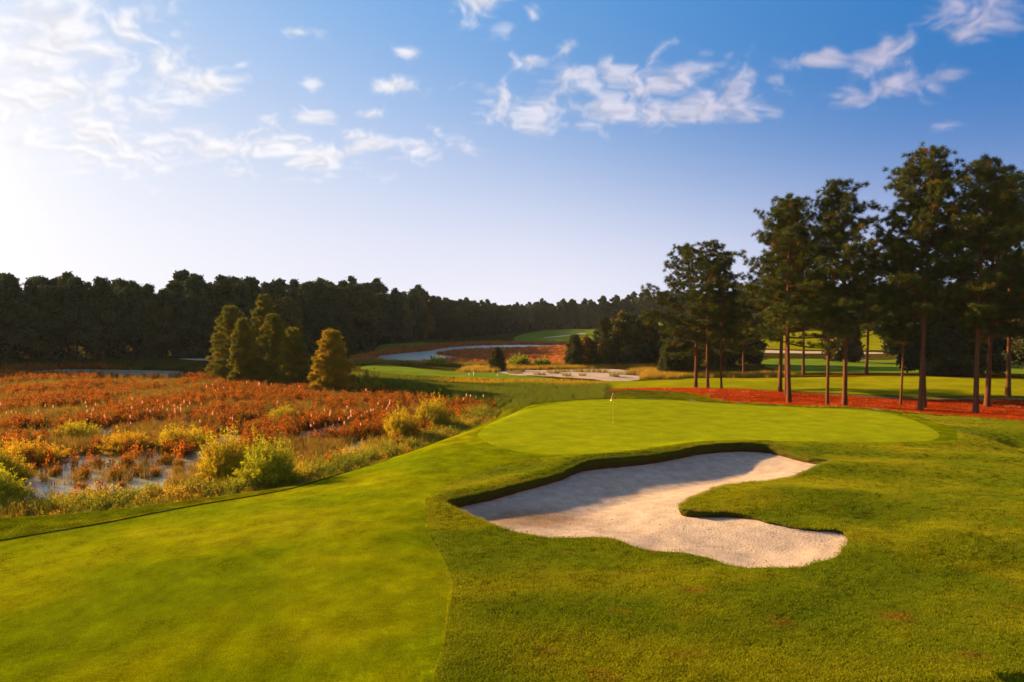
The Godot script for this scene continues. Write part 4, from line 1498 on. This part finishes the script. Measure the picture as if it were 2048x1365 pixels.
	for a in areas:
		for z in a[4]:
			var o: Node3D = copy_of(proto, "seed_plume", "pale pink plume on a stalk " + a[5], "plume", "seed plumes " + a[5])
			var x: float = a[0] + rng.randfn() * a[2] * 0.6
			var d: float = a[1] + rng.randfn() * a[3] * 0.6
			o.position = Vector3(x, maxf(hgt(x, d), 0.0) - 0.02, -d)
			o.rotation.y = rng.randf() * TAU
			var s := rr(0.72, 1.1)
			o.scale = Vector3(s, s * rr(0.8, 1.1), s)
	proto.free()

func build_bushes() -> void:
	var y1 := Color(0.42, 0.39, 0.012)
	var y2 := Color(0.30, 0.34, 0.014)
	var o1 := Color(0.47, 0.29, 0.014)
	var rows := [
		[-14.3, 43.6, 2.9, 1.9, 640, y1, y2, "large yellow green willow bush at the edge of the fairway"],
		[-17.6, 45.6, 3.0, 1.9, 620, o1, y1, "golden willow bush left of the yellow green one"],
		[-9.0, 60.4, 2.6, 1.7, 460, o1, y1, "golden bush on the bank before the green, front one"],
		[-7.0, 66.5, 2.9, 2.0, 460, o1, y2, "taller golden bush on the bank before the green, back one"],
		[-27.8, 39.6, 2.0, 1.9, 500, y1, y2, "yellow green bush at the left edge by the fairway"],
		[-30.5, 44.0, 2.4, 1.8, 480, o1, y2, "orange tipped bush at the left edge behind the first"],
		[-33.0, 50.5, 1.6, 2.4, 420, o1, o1, "low orange bush behind the pale water, left"],
		[-28.8, 55.5, 1.5, 2.0, 360, o1, o1, "low orange bush behind the pale water, right of the other"],
		[-25.0, 57.0, 1.6, 2.6, 420, o1, y1, "broad golden bush in the rust plants behind the pale water"],
		[-21.5, 70.0, 1.7, 1.6, 300, o1, y2, "single olive bush in the middle of the rust plants"],
		[-35.5, 61.0, 1.4, 2.0, 300, y2, o1, "olive bush at the far left in the marsh"],
		[-18.5, 96.0, 3.0, 1.8, 260, Color(0.16, 0.10, 0.02), y2, "brownish thin shrub right of the bald cypresses"],
		[1.4, 135.1, 2.2, 2.4, 300, y2, Color(0.14, 0.17, 0.02), "rounded green shrub behind the waste bunker"],
		[5.6, 135.0, 1.7, 1.8, 240, y2, Color(0.14, 0.17, 0.02), "lower green shrub right of the rounded one"],
		[-14.0, 141.0, 1.7, 2.2, 240, y2, Color(0.14, 0.17, 0.02), "green shrub between the middle fairway and the pond"],
	]
	for i in rows.size():
		var r: Array = rows[i]
		var b := bush(500 + i, r[2], r[3], r[4], r[5], r[6], 0.13 if r[1] < 90.0 else 0.2, 0.018 if r[1] < 90.0 else 0.04)
		adopt(b, "willow_bush", r[7], "bush", "bushes round the marsh")
		b.position = Vector3(r[0], maxf(hgt(r[0], r[1]), 0.0), -r[1])
	# grass clumps standing in the waste bunker
	rng.seed = 61
	var g := Geo.new()
	g.add(blade_tuft(140, 0.7, 0.95, 0.03, 0.7), Transform3D(), Color(0.20, 0.15, 0.02))
	g.add(blade_tuft(60, 0.8, 0.7, 0.03, 0.9), Transform3D(), Color(0.12, 0.12, 0.02))
	var m := g.mesh(M.grass)
	var spots := [[4.2, 114.0, 1.3, 0.6, "wide grass clump at the near left of the waste bunker"], [6.6, 117.5, 1.4, 0.7, "grass clump behind the wide one in the waste bunker"], [8.2, 111.8, 0.9, 0.9, "small grass clump at the near edge of the waste bunker"], [10.6, 112.4, 0.7, 1.1, "narrow upright grass clump in the middle of the waste sand"], [15.3, 111.6, 1.0, 1.1, "round grass clump in the right part of the waste sand"], [19.0, 115.6, 1.8, 0.7, "golden grass island at the right of the waste bunker"], [17.6, 116.2, 1.3, 0.7, "small golden clump beside the golden grass island"], [11.5, 122.5, 2.0, 0.5, "long grass island at the back of the waste bunker"], [14.5, 122.8, 1.8, 0.55, "grass island right of the long one at the back"], [8.6, 123.0, 1.4, 0.5, "grass island left of the long one at the back"], [0.5, 118.0, 1.6, 0.6, "grass clump at the left end of the waste bunker"], [1.2, 125.5, 1.3, 0.6, "grass clump at the back left of the waste bunker"]]
	for s in spots:
		var o := MeshInstance3D.new()
		o.mesh = m
		o.name = numbered("grass_clump")
		add_child(o)
		tag(o, s[4], "grass clump", "grass clumps in the waste bunker")
		place(o, s[0], s[1], 0.05)
		o.rotation.y = rng.randf() * TAU
		o.scale = Vector3(s[2], s[2] * s[3], s[2])

func build_grass() -> void:
	rng.seed = 7
	# loose needles heaped on the straw beds
	var litter := tuft_mesh(blade_tuft(16, 0.22, 0.10, 0.022, 2.2, false), M.grass)
	var xl := []
	var cl := PackedColorArray()
	while xl.size() < 16000:
		var q := Vector2(rr(11, 62), rr(50, 90))
		if not Geometry2D.is_point_in_polygon(q, STRAW):
			continue
		xl.append(stand(q.x, q.y, rr(0.7, 1.8), rr(0.5, 1.2), -0.03))
		var k := rng.randf()
		cl.append(vary(Color(0.48, 0.062, 0.003).lerp(Color(0.17, 0.028, 0.004), k) if k < 0.97 else Color(0.55, 0.28, 0.12), 0.35))
	# turf that creeps in at the edges of the straw
	var creep := tuft_mesh(blade_tuft(14, 0.10, 0.09, 0.014, 0.8, false), M.grass)
	var xc := []
	var cc := PackedColorArray()
	var rim := smooth_poly(STRAW, 6, 1.1)
	for i in rim.size():
		var a := rim[i]
		var b := rim[(i + 1) % rim.size()]
		for k in int(a.distance_to(b) * 14.0):
			var q := a.lerp(b, rng.randf()) + Vector2(rng.randfn(), rng.randfn()) * 0.28
			xc.append(stand(q.x, q.y, rr(0.8, 1.8), rr(0.6, 1.2), -0.03))
			var g := tint_rough(q.x, q.y)
			cc.append(vary(Color(g.r * 0.6, g.g * 0.6, g.b), 0.25))
	scatter("straw_edge_grass", creep, xc, cc, "ragged grass along the edge of the straw bed", "grass")
	scatter("pine_needle_litter", litter, xl, cl, "loose fallen needles on the near straw bed", "pine needles")
	# short tufts of the rough, thickest near the camera
	var tuft := tuft_mesh(blade_tuft(14, 0.08, 0.052, 0.010, 0.8, false), M.grass)
	var xs := []
	var cols := PackedColorArray()
	var tries := 0
	while xs.size() < 95000 and tries < 400000:
		tries += 1
		var d := 15.0 + 47.0 * pow(rng.randf(), 1.25)
		var x := rr(-3.8, 0.74 * d + 3.0)
		var q := Vector2(x, d)
		if Geometry2D.is_point_in_polygon(q, FAIRWAY) or Geometry2D.is_point_in_polygon(q, BUNKER) or Geometry2D.is_point_in_polygon(q, GREEN) or Geometry2D.is_point_in_polygon(q, STRAW):
			continue
		var c := tint_rough(x, d)
		xs.append(stand(x, d, rr(0.7, 1.3) * (1.0 + 0.012 * (d - 15.0)), 1.0, -0.03))
		cols.append(vary(Color(c.r * 0.64, c.g * 0.64, c.b), 0.2))
	# the mown turf has its own, much shorter pile
	var pile := tuft_mesh(blade_tuft(16, 0.09, 0.024, 0.009, 0.9, false), M.grass)
	var xm := []
	var cm := PackedColorArray()
	tries = 0
	while xm.size() < 70000 and tries < 300000:
		tries += 1
		var d := 15.0 + 32.0 * pow(rng.randf(), 1.3)
		var x := rr(-0.74 * d - 3.0, 1.0)
		if not Geometry2D.is_point_in_polygon(Vector2(x, d), FAIRWAY):
			continue
		var c := tint_fairway(x, d)
		xm.append(stand(x, d, rr(0.7, 1.4), 1.0, 0.004))
		cm.append(vary(Color(c.r * 0.66, c.g * 0.66, c.b), 0.25))
	scatter("mown_turf_pile", pile, xm, cm, "short mown grass of the fairway in front", "grass")
	# ragged grass hanging over the bunker rim
	var sp := smooth_poly(BUNKER, 6, 0.10)
	for i in sp.size():
		var a := sp[i]
		var b := sp[(i + 1) % sp.size()]
		var drop := hgt(a.x, a.y) - hgt(a.x, a.y, GS)
		var bare := nz.get_noise_2d(a.x * 9.0, a.y * 9.0) * 0.5 + 0.5
		for k in int(a.distance_to(b) * lerpf(10.0, 40.0, ss(0.08, 0.4, drop))) + 1:
			var q := a.lerp(b, rng.randf()) + Vector2(rr(-0.07, 0.07), rr(-0.07, 0.07))
			xs.append(stand(q.x, q.y, rr(0.8, 2.4), rr(0.6, 1.2), -0.01))
			var c := tint_rough(q.x, q.y)
			cols.append(vary(Color(c.r * 0.6, c.g * 0.6, c.b).lerp(Color(0.24, 0.13, 0.03), ss(0.45, 0.8, bare) * rng.randf()), 0.2))
	# bits of leaf and clod lying on the sand
	var bit := tuft_mesh(leaf_spray(3, 0.03, 0.05), M.grass)
	var xd := []
	var cd := PackedColorArray()
	while xd.size() < 420:
		var q := Vector2(rr(-3, 18), rr(25, 48))
		if Geometry2D.is_point_in_polygon(q, BUNKER) and rng.randf() < 0.25 + 0.75 * ss(40.0, 27.0, q.y):
			var t := stand(q.x, q.y, rr(0.5, 1.3), 0.6)
			t.origin.y = hgt(q.x, q.y, GS) + 0.008
			xd.append(t)
			cd.append(vary(Color(0.16, 0.10, 0.05), 0.4))
	scatter("sand_debris", bit, xd, cd, "small dark leaf bits and clods on the bunker sand", "debris")
	scatter("rough_grass_tufts", tuft, xs, cols, "short tufts of the rough grass round the bunker", "grass")
